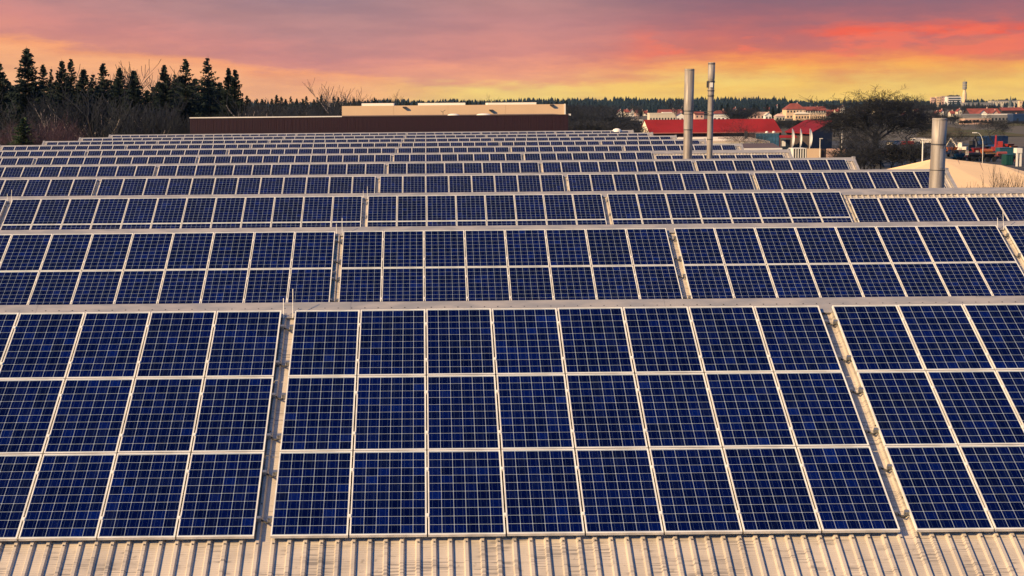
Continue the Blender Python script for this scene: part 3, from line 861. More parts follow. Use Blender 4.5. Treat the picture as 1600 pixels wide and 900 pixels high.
# ---------------------------------------------------------------- houses and town
def house(label, px0, px1, ybase, yeave, yridge, D, wall=m_wall, roof=m_tile, group=None, gable='side', wins=3, storeys=1, name='house', cat='house', chim=True, depth=None):
    x0_, x1_ = gx(px0, D), gx(px1, D); w = x1_ - x0_; d = depth or max(6.0, w * .6)
    pxm = (px0 + px1) / 2
    ze = at(pxm, yeave, D).z; zr = at(pxm, yridge, D).z
    yw = at(pxm, 180, D).y; gz = min(terrain(x0_, yw), at(pxm, ybase, D).z) - .5
    t = thing(name, label, cat, ((x0_ + x1_) / 2, yw, gz), group=group)
    ze -= gz; zr -= gz; h = w / 2
    if gable == 'flat':
        MB().box(-h, h, 0, d, 0, ze).build('wall', wall, t)
        MB().box(-h - .1, h + .1, -.1, d + .1, ze + .002, max(ze + .3, zr)).build('roof', roof, t)
    elif gable == 'side':
        s = MB().box(-h, h, 0, d, 0, ze)
        s.poly([(-h, 0, ze), (-h, d / 2, zr - .1), (-h, d, ze)]); s.poly([(h, 0, ze), (h, d, ze), (h, d / 2, zr - .1)])
        s.build('wall', wall, t)
        s = MB(); e = .4
        for s1, s2 in ((-e, d / 2), (d + e, d / 2)):
            s.quad((-h - e, s1, ze - .1), (h + e, s1, ze - .1), (h + e, s2, zr), (-h - e, s2, zr))
            s.quad((-h - e, s1, ze - .35), (h + e, s1, ze - .35), (h + e, s1, ze - .1), (-h - e, s1, ze - .1))
        s.build('roof', roof, t)
    elif gable == 'front':
        s = MB().box(-h, h, 0, d, 0, ze)
        s.poly([(-h, 0, ze), (h, 0, ze), (0, 0, zr - .15)]); s.poly([(-h, d, ze), (0, d, zr - .15), (h, d, ze)])
        s.build('wall', wall, t)
        s = MB(); e = .35
        for q in (-1, 1):
            s.quad((q * (h + e), -e, ze - .2), (0, -e, zr), (0, d + e, zr), (q * (h + e), d + e, ze - .2))
        s.build('roof', roof, t)
    else:   # hip
        MB().box(-h, h, 0, d, 0, ze).build('wall', wall, t)
        s = MB(); k = min(h * .6, d * .5); e = .4
        a, b, c, dd = (-h - e, -e, ze), (h + e, -e, ze), (h + e, d + e, ze), (-h - e, d + e, ze)
        r0, r1 = (-h + k, d / 2, zr), (h - k, d / 2, zr)
        s.quad(a, b, r1, r0); s.poly([b, c, r1]); s.quad(c, dd, r0, r1); s.poly([dd, a, r0]); s.build('roof', roof, t)
    wh = min(1.3, ze / storeys * .45)
    wme = MB().box(-.5 * min(1, w / wins * .5), .5 * min(1, w / wins * .5), -.06, .01, 0, wh).mesh('window', m_win)
    for st in range(storeys):
        for i in range(wins):
            inst('window', wme, t, (-h + w * (i + .5) / wins, 0, ze * (st + .42) / storeys))
    if chim: MB().box(h * .3, h * .3 + .5, d / 2 - .3, d / 2 + .3, zr - .6 if gable != 'flat' else ze, zr + .8).build('chimney_stack', m_pink, t)
    return t


V = 'small red-roofed houses of the far village'
house('white gabled house farthest left in the village beyond the field', 965, 972, 180, 175.5, 171.5, 1300, m_white, group=V, gable='front', wins=1)
for i, (px, yb, wd, l) in enumerate(((976, 179, 6, 'small pale house right beside the farthest left white gable'), (984, 179, 7, 'white gabled house in the middle of the far village row'), (993, 180, 6, 'pinkish house under the pale bare tree in the far village'),
                                     (1000, 180, 6, 'small gabled house before the cream factory, left of two'), (1007, 181, 7, 'small white house touching the left end of the cream factory'))):
    house(l, px, px + wd, yb, yb - 4, yb - 8, 1320 + 15 * i, (m_wall, m_white, m_pink)[i % 3], group=V, gable=('side', 'front')[i % 2], wins=1)
house('long cream factory building just above the left end of the red gabled hall', 1015, 1056, 187, 178, 176.4, 900, m_wall, m_wall, gable='flat', wins=9, name='village_factory', cat='building', chim=False)
house('white building left of the thick flue, topping the cream factory', 1036, 1050, 187, 176.6, 175.2, 980, m_white, m_white, gable='flat', wins=3, name='village_block', cat='building', chim=False)
house('dark red roofed barn behind the cream factory', 1030, 1066, 180, 175.5, 171, 1250, m_tile, m_tile, wins=3, group=None, name='barn', cat='barn')
house('small white house squeezed between the cream factory and the thick flue', 1057, 1069, 187, 180, 176, 900, m_white, m_tile, gable='front', wins=2)
house('white house with red hip roof between the two flue pipes and the field', 1114, 1140, 187, 177.5, 172.5, 850, m_white, m_tile, gable='hip', wins=4, storeys=1)
house('small brick-red house peeking between the two flues', 1086, 1100, 184, 178, 174.5, 1100, m_pink, m_tile, wins=2)
house('low pink terrace with curved pale roofs above the red hall', 1172, 1200, 186, 179, 175, 1050, m_pink, m_pink, gable='flat', wins=5, name='terrace_house', cat='house', chim=False)
house('white house right of the pink terrace', 1196, 1206, 186, 180, 176, 1000, m_white, m_wall, gable='front', wins=2)
house('small white villa on the slope among the conifers', 1192, 1204, 176, 171, 167.5, 1400, m_white, m_tile, gable='side', wins=2)
house('pale house directly below the manor', 1213, 1227, 189, 182, 177.5, 950, m_wall, m_pink, gable='hip', wins=3)
house('large cream manor with a steep red hip roof on the rise', 1229, 1259, 186, 171, 161.5, 1100, m_cream, m_tile, gable='hip', wins=6, storeys=2, name='manor', cat='building', depth=13)
house('long wing of the manor with a lower red roof', 1258, 1291, 184, 172, 166.5, 1120, m_wall, m_tile, gable='side', wins=8, storeys=2, name='manor_wing', cat='building', depth=11)
house('cream house with round front right below the manor', 1243, 1265, 187, 178, 174.5, 980, m_cream, m_wall, gable='hip', wins=5)
house('low cream outbuilding below the manor wing', 1266, 1290, 184, 179, 177, 1000, m_cream, m_flat, gable='flat', wins=8, name='outbuilding', cat='building', chim=False)
house('red roofed shed right of the manor wing', 1290, 1304, 178, 174.5, 171.5, 1250, m_tile, m_tile, wins=2, name='shed', cat='shed', chim=False)
# right hand town
house('pink apartment block at the left end of the hilltop blocks', 1455, 1461, 166, 152.5, 152, 2300, m_pink, m_pink, gable='flat', wins=3, storeys=4, name='apartment_block', cat='apartment block', chim=False)
house('cream apartment block, second of the hilltop blocks from the left', 1463, 1470, 166, 151.5, 151, 2300, m_cream, m_cream, gable='flat', wins=3, storeys=4, name='apartment_block', cat='apartment block', chim=False)
house('pink apartment block, third of the hilltop blocks from the left', 1471, 1479, 166, 150.5, 150, 2300, m_pink, m_grey, gable='flat', wins=3, storeys=4, name='apartment_block', cat='apartment block', chim=False)
ab = house('wide white apartment block with dark balcony bands on the hilltop', 1480, 1502, 166, 151.5, 151, 2250, m_white, m_white, gable='flat', wins=6, storeys=1, name='apartment_block', cat='apartment block', chim=False)
wd = gx(1502, 2250) - gx(1480, 2250); zh = at(1490, 151.5, 2250).z - ab.location.z
for s_ in range(4): MB().box(-wd * .42, wd * .42, -.5, -.07, zh - 2.6 - s_ * 3, zh - 1.2 - s_ * 3).build('balcony_band', m_win, ab)
for u in range(7): MB().box(-wd * .45 + u * wd * .13, -wd * .45 + u * wd * .13 + wd * .08, 2, 5, zh + .5, zh + rnd.uniform(1.5, 3.2)).build('rooftop_unit', m_steel2, ab)
MB().tube((-wd * .02, 4, zh), (-wd * .02, 4, zh + 9), .15, .08, 5).build('antenna', m_steel2, ab)
# tower
DT = 2400; tb = at(1506.5, 162, DT); z = lambda y: at(1506.5, y, DT).z - tb.z + 6
tw = thing('telecom_tower', 'slender tower with a dark grey drum top on the skyline', 'tower', (tb.x, tb.y, tb.z - 6))
MB().lathe([(3.6, 0), (3.2, z(147)), (1.6, z(139)), (1.5, z(138))], 16).build('shaft', m_cream, tw)
for y1, y2 in ((127.5, 132), (132.3, 135), (135.3, 139.5)):
    MB().lathe([(0.1, z(y2)), (3.2, z(y2)), (3.2, z(y1)), (0.1, z(y1))], 16).build('drum', m_grey, tw)
MB().tube((0, 0, z(127.5)), (0, 0, z(123.5)), .3, .1, 5).build('antenna', m_steel2, tw)
house('long dark grey hall roof on the skyline right of the tower', 1510, 1552, 168, 161.5, 160, 2000, m_grey, m_grey, gable='flat', wins=12, name='long_hall', cat='hall', chim=False)
house('pale block with a dark roof band behind the church spire', 1552, 1592, 168, 158.5, 157, 2050, m_wall, m_grey, gable='flat', wins=10, storeys=2, name='office_block', cat='building', chim=False)
house('dark penthouse on the pale block near the church spire', 1562, 1574, 160, 156, 155.5, 2080, m_steel2, m_steel2, gable='flat', wins=3, name='rooftop_block', cat='building', chim=False)
house('bright cream block cut by the right photo edge', 1593, 1606, 168, 158, 157.5, 1950, m_cream, m_cream, gable='flat', wins=3, storeys=2, name='apartment_block', cat='apartment block', chim=False)
DT = 1700; tb = at(1578.5, 172, DT)
chn = thing('church_tower', 'dark pointed church spire near the right photo edge', 'church', (tb.x, tb.y, 0))
z = lambda y: at(1578.5, y, DT).z
MB().box(-2, 2, -2, 2, 0, z(165)).build('tower', m_grey, chn)
MB().lathe([(2.9, z(165)), (1.3, z(158)), (.05, z(149.5))], 8).build('spire', mat('slate_spire', (.05, .07, .08), .6), chn)
house('wide red roofed house with a white dormer gable, right of the flue', 1516, 1563, 184, 177, 169.5, 900, m_dark, m_tile, gable='side', wins=5)
house('white dormer gable in the middle of the wide red roof', 1531, 1543, 184, 177.5, 172, 893, m_white, m_tile, gable='front', wins=2, chim=False)
house('pinkish gabled house at the right end of the wide red roof', 1552, 1560, 184, 176.5, 172.5, 890, m_pink, m_tile, gable='front', wins=1)
house('dull red roofed house behind, near the right photo edge', 1566, 1600, 176, 172, 168, 1100, m_dark, m_tile, wins=3)
house('long grey flat-roofed hall behind the meadow at the right', 1502, 1541, 188, 180.5, 178, 820, m_grey, m_grey, gable='flat', wins=6, name='long_hall', cat='hall', chim=False)
house('second grey flat-roofed hall, lighter front, left of the blue hall', 1543, 1583, 189, 179.5, 178, 800, m_grey, m_white, gable='flat', wins=7, name='long_hall', cat='hall', chim=False)
house('pale low building with pink front at the meadow edge', 1508, 1550, 190, 185.5, 184.5, 780, m_pink, m_flat, gable='flat', wins=7, name='outbuilding', cat='building', chim=False)
house('blue hall cut by the right photo edge behind the meadow', 1584, 1625, 190, 181, 178, 790, paint('blue'), paint('blue'), gable='flat', wins=3, name='blue_hall', cat='hall', chim=False)
house('small white house left of the flue among the far trees', 1471, 1475, 180, 175, 171.5, 1000, m_white, m_tile, gable='front', wins=1)
house('pale low building hidden in trees left of the flue', 1440, 1458, 190, 186, 184, 800, m_wall, m_wall, gable='flat', wins=4, name='outbuilding', cat='building', chim=False)
for i, (px, yb, wd, D, wm, gb, l) in enumerate((
        (1146, 176, 6, 1350, m_white, 'front', 'small white gable among trees above the red gabled hall'), (1160, 178, 7, 1250, m_pink, 'side', 'pinkish house among trees left of the pink terrace'),
        (1168, 173, 5, 1500, m_wall, 'side', 'tiny pale house left of the dark conifers'), (1212, 172, 5, 1500, m_white, 'front', 'tiny white gable between villa and manor'),
        (1306, 178, 7, 1200, m_wall, 'side', 'pale house just right of the manor wing'), (1314, 173, 6, 1450, m_white, 'front', 'white gable at the left edge of the huge tree crown'),
        (1345, 182, 8, 1000, m_pink, 'side', 'pinkish house seen through the huge tree crown'), (1366, 176, 7, 1200, m_wall, 'side', 'pale house deep behind the huge tree crown'),
        (1412, 184, 8, 950, m_wall, 'front', 'pale gable right of the huge tree trunk'), (1430, 178, 7, 1200, m_white, 'side', 'white house left of the low pale building'),
        (1462, 182, 6, 1000, m_pink, 'front', 'pinkish gable just left of the small white house by the flue'), (1486, 181, 6, 1100, m_wall, 'side', 'pale house directly right of the wide flue top'),
        (1497, 178, 6, 1250, m_wall, 'front', 'pale gable left of the wide red roof'), (1586, 186, 7, 1000, m_white, 'side', 'white house peeking over the blue hall'))):
    house(l, px, px + wd, yb, yb - 4.2, yb - 7.8, D, wm, m_tile, gable=gb, wins=2)
wl = thing('field_wall', 'thin pale road wall across the scrubland left of the red gabled hall', 'wall', (0, 0, 0))
p0 = at(930, 190.5, 1000); p1 = at(1000, 188.5, 1000)
MB().box(p0.x, p1.x, p0.y, p0.y + .6, 0, p0.z + .5).build('wall_panel', m_pink, wl)
house('long low white-roofed shed at the left end of the red gabled hall', 987, 1005, 192, 188.8, 186.8, 900, m_white, m_white, gable='flat', wins=4, name='shed', cat='shed', chim=False)

# ---------------------------------------------------------------- machinery yard
def wheel_set(t, xs, y, r, wd=.35):
    for x in xs:
        for yy in y:
            MB().tube((x, yy - wd / 2, r), (x, yy + wd / 2, r), r, r, 12).build('wheel', m_black, t)


def truck(label, px, D, c, rot=0, s=1.0, cat='truck'):
    p = at(px, 220, D); t = thing('parked_truck', label, cat, (p.x, p.y, 0), (0, 0, rot)); t.scale = (s,) * 3
    MB().prism([(-3.2, -1.1), (-1.5, -1.1), (-1.5, 1.1), (-3.2, 1.1)], .7, 2.7).build('cab', paint(c), t)
    MB().quad((-3.21, -.95, 1.7), (-3.21, -.95, 2.5), (-3.21, .95, 2.5), (-3.21, .95, 1.7)).quad((-2.9, -1.11, 1.7), (-1.9, -1.11, 1.7), (-1.9, -1.11, 2.5), (-2.9, -1.11, 2.5)).build('cab_window', m_win, t)
    MB().box(-1.4, 4.0, -1.15, 1.15, 1.0, 2.9).build('cargo_box', paint(c), t)
    MB().box(-3.1, 4.0, -.5, .5, .6, .95).build('chassis', m_steel2, t)
    wheel_set(t, (-2.4, 2.2, 3.3), (-1.0, 1.0), .5)


def excavator(label, px, D, c, rot=0, s=1.0):
    p = at(px, 220, D); t = thing('excavator', label, 'excavator', (p.x, p.y, 0), (0, 0, rot)); t.scale = (s,) * 3
    for y in (-1.1, 1.1): MB().prism([(-1.7, y - .3), (1.7, y - .3), (1.7, y + .3), (-1.7, y + .3)], 0.05, .8).build('track', m_black, t)
    MB().box(-1.5, 1.3, -1.2, 1.2, .95, 1.8).build('engine_housing', paint(c), t)
    MB().box(.0, 1.2, -1.2, -.1, 1.81, 3.0).build('cab', paint(c), t)
    MB().box(.1, 1.22, -1.23, -.2, 2.0, 2.85).build('cab_window', m_win, t)
    MB().tube((1.2, .3, 1.5), (3.0, .3, 4.2), .28, .2, 6).build('boom', paint(c), t)
    MB().tube((3.0, .3, 4.2), (4.3, .3, 2.0), .2, .14, 6).build('arm', paint(c), t)
    MB().prism([(4.0, 0), (4.7, 0), (4.7, .7), (4.0, .7)], 1.2, 2.0).build('bucket', m_steel2, t)


def implement(label, px, D, c, c2='black', rot=0, s=1.0, name='farm_implement'):
    p = at(px, 220, D); t = thing(name, label, 'farm machine', (p.x, p.y, 0), (0, 0, rot)); t.scale = (s,) * 3
    MB().box(-2.6, 2.6, -.12, .12, .8, 1.05).box(-2.6, 2.6, .8, 1.0, .8, 1.05).build('frame_beam', paint(c), t)
    v = int(px) % 3
    if v == 0:      # tapered seed hopper
        q = MB(); lo_ = [(-1.2, -.3, 1.1), (1.2, -.3, 1.1), (1.2, .5, 1.1), (-1.2, .5, 1.1)]; hi = [(-1.5, -.7, 1.9), (1.5, -.7, 1.9), (1.5, .9, 1.9), (-1.5, .9, 1.9)]
        for i in range(4): q.quad(lo_[i], lo_[(i + 1) % 4], hi[(i + 1) % 4], hi[i])
        q.quad(*hi).build('hopper', paint(c), t)
    elif v == 1:    # round tank on a frame
        MB().tube((-1.5, .2, 1.6), (1.3, .2, 1.6), .55, .55, 14).build('tank', paint(c), t, smooth=False)
        MB().box(-1.2, -1.0, -.2, .6, 1.05, 1.3).box(.8, 1.0, -.2, .6, 1.05, 1.3).build('saddle', m_steel2, t)
    else:           # folded tine wings
        for sx_ in (-1.6, 1.6):
            w_ = MB()
            for i in range(4): w_.tube((sx_ - .5 + i * .3, 0, 1.05), (sx_ - .35 + i * .22, .1, 2.3), .06, .04, 5)
            w_.tube((sx_ - .6, .05, 1.7), (sx_ + .5, .05, 1.7), .07, .07, 5).build('folded_wing', paint(c), t)
        MB().prism([(-.5, -.4), (.6, -.4), (.6, .5), (-.5, .5)], 1.06, 1.55).build('gearbox', paint(c2), t)
    for i in range(7): MB().tube((-2.4 + i * .8, .1, .9), (-2.5 + i * .8, -.3, 0.1), .07, .05, 5).build('tine', paint(c2), t)
    MB().tube((2.5, 0, 1), (3.6, 0, .8), .1, .08, 6).build('drawbar', paint(c2), t)
    wheel_set(t, (-.9, .9), (-1.2, 1.3), .6, .3)


def container(label, px0, px1, ytop, D, c):
    p = at(px0, 230, D); w = gx(px1, D) - p.x; zt = at(px0, ytop, D).z
    t = thing('steel_container', label, 'container', (p.x, p.y, 0))
    MB().box(0, w, 0, 2.4, .1, zt).build('body', paint(c), t)
    rib = MB().box(0, .12, -.06, -.002, .25, zt - .15).mesh('rib', paint(c))
    n = int(w / .35)
    for i in range(n): inst('rib', rib, t, (.15 + i * w / n, 0, 0))
    MB().box(-.03, w + .03, -.08, 2.43, zt + .002, zt + .08).build('roof', paint(c), t)
    return t


truck('dark blue truck parked at the back of the machinery yard', 1548, 400, 'blue', 0, 1.0)
truck('white van among the bare trees left of the wide flue', 1433, 440, 'white', .2, .55, 'van')
truck('second white van, nearer the wide flue', 1449, 430, 'white', -.1, .55, 'van')
truck('small red vehicle left of the white vans', 1417, 420, 'red', .1, .45, 'van')
excavator('pale excavator with raised boom in the machinery yard', 1503, 360, 'white', 2.6, .8)
excavator('black excavator right of the pale excavator', 1514, 370, 'black', .6, .85)
excavator('red loader with upright boom in the middle of the yard', 1558, 345, 'red', 1.2, 1.0)
implement('orange seed hopper machine next to the wide flue', 1488, 355, 'orange', s=.8)
implement('blue implement with light frame beside the wide flue', 1493, 335, 'blue', s=.85, rot=.3)
implement('long red spreader at the centre of the yard', 1530, 338, 'red', s=.95)
implement('orange spreader in front of the long red spreader', 1543, 330, 'orange', 'red', s=.85, rot=.15)
implement('yellow implement right of the orange spreader', 1548, 326, 'yellow', 'red', s=.6, rot=-.1)
implement('pale implement left of the long red spreader', 1520, 330, 'white', 'red', s=.7, rot=.1)
implement('red round baler behind the teal container', 1578, 380, 'red', s=.75, rot=.5)
implement('orange baler half behind the teal container', 1584, 372, 'orange', s=.6, rot=.2)
implement('pale red trailer before the teal container', 1567, 322, 'pale red', s=.7, rot=.1)
implement('dark harrow at the front of the yard', 1525, 312, 'black', s=.8)
implement('second dark harrow, right, at the front of the yard', 1545, 308, 'black', 'blue', s=.8, rot=.2)
implement('blue green cultivator at the front left of the yard', 1500, 315, 'teal', s=.7, rot=.1)
implement('dark disc harrow left of the red loader', 1536, 352, 'black', 'red', s=.9, rot=.3)
implement('blue cultivator under the dark blue truck', 1552, 366, 'blue', 'red', s=.8, rot=-.2)
implement('dark cultivator in front of the white portal', 1582, 305, 'black', 'pale red', s=.7, rot=.2)
container('teal steel container at the right of the machinery yard', 1562, 1589, 231.5, 330, 'teal')
container('small dark green container before the teal one', 1573, 1586, 242, 290, 'green')
gt = thing('white_portal', 'white portal frame with two legs at the right photo edge', 'gate', at(1589, 231.5, 285) * 1)
p = gt.location.copy(); gt.location = (p.x, p.y, 0); w = gx(1600, 285) - p.x
MB().box(0, w, 0, 1.6, p.z - .9, p.z).build('lintel', m_white, gt)
for x in (0, w - .35): MB().box(x, x + .3, 0.05, .35, 0, p.z - .902).build('leg', m_white, gt)
for i, (px, D, c, l) in enumerate(((1403, 330, 'white', 'small white car glimpsed through the big bare tree'), (1385, 345, 'pale red', 'reddish car glimpsed through the big bare tree'), (1398, 420, 'white', 'pale car farther behind the big bare tree'))):
    p = at(px, 230, D); t = thing('parked_car', l, 'car', (p.x, p.y, 0), (0, 0, .3 * i))
    MB().prism([(-2.1, -.85), (2.1, -.85), (2.1, .85), (-2.1, .85)], .35, .95).build('body', paint(c), t)
    s = MB(); b = [(-1.3, -.8, .952), (1.2, -.8, .952), (1.2, .8, .952), (-1.3, .8, .952)]; u = [(-.9, -.65, 1.45), (.7, -.65, 1.45), (.7, .65, 1.45), (-.9, .65, 1.45)]
    for k in range(4): s.quad(b[k], b[(k + 1) % 4], u[(k + 1) % 4], u[k])
    s.quad(*u).build('cabin', m_win, t)
    wheel_set(t, (-1.3, 1.3), (-.8, .8), .33, .2)

# ---------------------------------------------------------------- trees
def np_tubes(segs, k=3):
    """segs: list of (p0,p1,r0,r1); returns verts, faces of open tubes"""
    P0 = np.array([s[0] for s in segs], float); P1 = np.array([s[1] for s in segs], float)
    R0 = np.array([s[2] for s in segs]); R1 = np.array([s[3] for s in segs])
    d = P1 - P0; d /= np.linalg.norm(d, axis=1)[:, None] + 1e-9
    ref = np.where(np.abs(d[:, 2:3]) > .9, np.array([[1., 0, 0]]), np.array([[0, 0, 1.]]))
    a = np.cross(d, ref); a /= np.linalg.norm(a, axis=1)[:, None] + 1e-9
    b = np.cross(d, a)
    vs = []
    for p, r in ((P0, R0), (P1, R1)):
        for i in range(k):
            t = 2 * PI * i / k
            vs.append(p + (a * math.cos(t) + b * math.sin(t)) * r[:, None])
    V_ = np.stack(vs, 1).reshape(-1, 3)
    n = len(segs); base = (np.arange(n) * 2 * k)[:, None]
    fs = [base + np.array([i, (i + 1) % k, k + (i + 1) % k, k + i]) for i in range(k)]
    return V_, np.concatenate(fs)


def mesh_np(name, V_, Fc, m):
    me = bpy.data.meshes.new(name)
    me.vertices.add(len(V_)); me.vertices.foreach_set('co', np.asarray(V_, np.float32).ravel())
    k = Fc.shape[1]
    me.loops.add(Fc.size); me.loops.foreach_set('vertex_index', Fc.astype(np.int32).ravel())
    me.polygons.add(len(Fc)); me.polygons.foreach_set('loop_start', np.arange(len(Fc), dtype=np.int32) * k)
    me.polygons.foreach_set('loop_total', np.full(len(Fc), k, np.int32))
    me.update(calc_edges=True); me.materials.append(m)
    return me


def bare_tree_mesh(seed, H, spread, levels, kids, m, r0=.3, up=.35, trunk=.3, forks=1, k=3, minr=.012, wig=.14, raw=False, tl=2):
    R = random.Random(seed); trunk_s, twig_s = [], []
    def grow(p, d, L, r, lv):
        n = 4 if lv < 3 else 3
        for i in range(n):
            d = (d + Vector((R.gauss(0, wig), R.gauss(0, wig), R.gauss(0, wig) + up * .25))).normalized()
            q = p + d * (L / n); r2 = max(minr, r * .86)
            (trunk_s if lv < tl else twig_s).append((tuple(p), tuple(q), r, r2)); p, r = q, r2
            if lv < levels and i >= (1 if lv else 2):
                for _ in range(kids[lv]):
                    s = Vector((R.gauss(0, 1), R.gauss(0, 1), R.gauss(0, .5))); s = (s - d * s.dot(d)).normalized()
                    a = R.uniform(.5, 1.0) * spread
                    grow(p, (d * math.cos(a) + s * math.sin(a)).normalized(), L * R.uniform(.48, .75), r * R.uniform(.45, .65), lv + 1)
    for f in range(forks):
        d0 = Vector((R.gauss(0, .12 if forks == 1 else .35), R.gauss(0, .12 if forks == 1 else .35), 1)).normalized()
        b = Vector((R.gauss(0, .15) * (forks > 1), R.gauss(0, .15) * (forks > 1), 0))
        grow(b, d0, H * .55, r0, 0)
    V1, F1 = np_tubes(trunk_s, 5); V2, F2 = np_tubes(twig_s, k)
    A_ = V2; rad = np.percentile(np.abs(A_[:, :2] - A_[:, :2].mean(0)), 93); sz = H / np.percentile(A_[:, 2], 99.7); sxy = .5 * H / rad
    cen = A_[:, :2].mean(0)
    for V_ in (V1, V2):
        V_[:, :2] -= cen[None] * np.clip(V_[:, 2:3] / (H * .6), 0, 1)
        V_[:, :2] *= sxy; V_[:, 2] *= sz
    if raw: return (V1, F1), (V2, F2)
    return mesh_np('trunk', V1, F1, m[0]), mesh_np('crown', V2, F2, m[1])


def spruce_mesh(seed, H, R_, m, dens=1.0, low=.05, gap=0.0, card=1.0):
    R = np.random.default_rng(seed); tris = []
    z = H * low; nwh = 0
    while z < H * .985:
        f = (z - H * low) / (H * (1 - low)); L0 = R_ * (1 - math.exp(-(H - z) * .43 / R_)) + .04
        nb = int((6 + 4 * (1 - f)) * dens)
        for i in range(nb):
            if R.random() < gap: continue
            a = R.uniform(0, 2 * PI); L = L0 * R.uniform(.6, 1.18); dx, dy = math.cos(a), math.sin(a)
            rise = R.uniform(-.30, .10) - .18 * (1 - f) + .45 * f
            zz = z + R.uniform(-.15, .15)
            n = max(3, int(L * 3.2))
            for j in range(n):
                u = (j + .6) / n; r = L * u; hz = zz + r * rise - .06 * r * r * (1 - f) + (.10 * max(0, u - .6)) * L
                wdt = ((.34 * (1 - u) + .16) * L0 * .55 * card + .10) * min(1, .35 + (H - z) / 4)
                for s in (-1, 1):
                    tipx = dx * (r + .25) - dy * s * wdt; tipy = dy * (r + .25) + dx * s * wdt
                    dz = R.uniform(-.28, .02)
                    tris.append(((dx * (r - .14), dy * (r - .14), hz), (dx * (r + .16), dy * (r + .16), hz + .02), (tipx, tipy, hz + dz)))
                tris.append(((dx * (r - .2), dy * (r - .2), hz), (dx * (r + .2), dy * (r + .2), hz), (dx * r + R.uniform(-.1, .1), dy * r + R.uniform(-.1, .1), hz - R.uniform(.15, .5))))
        z += R.uniform(.20, .40) * (H / 20) ** .5; nwh += 1
    # leader
    for i in range(5):
        a = R.uniform(0, 2 * PI); tris.append(((-.04, 0, H * .96), (.04, 0, H * .96), (0, 0, H + .3)))
    V_ = np.array(tris).reshape(-1, 3); Fc = np.arange(len(V_)).reshape(-1, 3)
    crown = mesh_np('crown', V_, Fc, m)
    s = MB().tube((0, 0, 0), (0, 0, H * .97), .018 * H * .6, .03, 7)
    return s.mesh('trunk', m_bark), crown


def plant_tree(meshes, name, label, cat, p, h, h0, group=None, rot=None, wid=1.0):
    s = h / h0; bare = name.startswith('bare')
    if bare: wid = {'bare_tree': .62, 'bare_bush': .75}[name] * wid
    t = thing(name, label, cat, (p.x, p.y, terrain(p.x, p.y) - .1), (0, 0, rnd.uniform(0, 6.28) if rot is None else rot), group=group)
    t.scale = (s * wid, s * wid, s)
    inst('trunk', meshes[0], t); inst('crown', meshes[1], t)
    return t


SP = [spruce_mesh(s, 20, r, m_needle, d, .04, g, c_) for s, r, d, g, c_ in ((1, 3.6, 1.5, 0, .8), (2, 2.6, 1.4, .05, .8), (3, 3.6, 1.2, .20, .65), (4, 2.8, 1.5, .0, .8), (5, 3.4, 1.1, .33, .55))]
SPL = spruce_mesh(9, 20, 4.2, m_needle2, 1.3, .03, 0, 1.0)
TR = [bare_tree_mesh(21, 15.5, .6, 3, (2, 3, 2), (m_birch, m_twig), .30, up=.9, minr=.021, wig=.09, tl=2),
      bare_tree_mesh(22, 15.5, .5, 3, (2, 3, 2), (m_birch, m_twig), .26, up=.9, forks=3, minr=.021, wig=.1, tl=2),
      bare_tree_mesh(25, 15.5, .7, 3, (3, 3, 2), (m_bark, m_twig), .34, up=.7, forks=1, minr=.021, wig=.1),
      bare_tree_mesh(24, 15.5, .45, 3, (2, 2, 2), (m_birch, m_twig), .26, up=1.0, minr=.021, wig=.08, tl=3)]
BU = [bare_tree_mesh(31, 8.2, .7, 3, (2, 3, 3), (m_pinktwig, m_pinktwig), .06, up=.5, forks=5, minr=.008),
      bare_tree_mesh(32, 8.2, .8, 3, (2, 3, 3), (m_twig, m_twig), .06, up=.4, forks=5, minr=.008)]
DK = [bare_tree_mesh(41, 14.5, 1.0, 4, (3, 2, 3, 3), (m_darktwig, m_darktwig), .28, up=.3, minr=.018),
      bare_tree_mesh(42, 14.5, 1.0, 4, (3, 3, 3, 2), (m_darktwig, m_twig), .25, up=.25, minr=.018)]
FAR = [bare_tree_mesh(80 + i, 1.0, .9, 3, (3, 3, 3), (None, None), .02, up=.35, minr=.0030, raw=True) for i in range(4)]


def wood(name, label, m, spots, cat='wood'):
    """a mass of far bare trees joined into one; spots: (px, top row, distance, width ratio)"""
    vs, fs, n = [], [], 0
    for i, (px, yt, D, wd) in enumerate(spots):
        p, h = zt_h(px, yt, D); a = rnd.uniform(0, 6.28); ca_, sa_ = math.cos(a), math.sin(a)
        k = 0
        for (V_, F_) in FAR[i % 4]:
            q = V_.copy(); x = (q[:, 0] * ca_ - q[:, 1] * sa_) * h * wd; y = (q[:, 0] * sa_ + q[:, 1] * ca_) * h * wd
            q = np.stack([x + p.x, y + p.y, q[:, 2] * h + terrain(p.x, p.y) - .1], 1)
            vs.append(q); fs.append(F_ + n); n += len(q)
    F3 = [f for f in fs if f.shape[1] == 4]
    me = mesh_np(name, np.concatenate(vs), np.concatenate(F3), m)
    return tag(inst(name, me), label, cat, kind='stuff')


def zt_h(px, ytop, D):
    p = at(px, ytop, D); return p, p.z - terrain(p.x, p.y) + .1


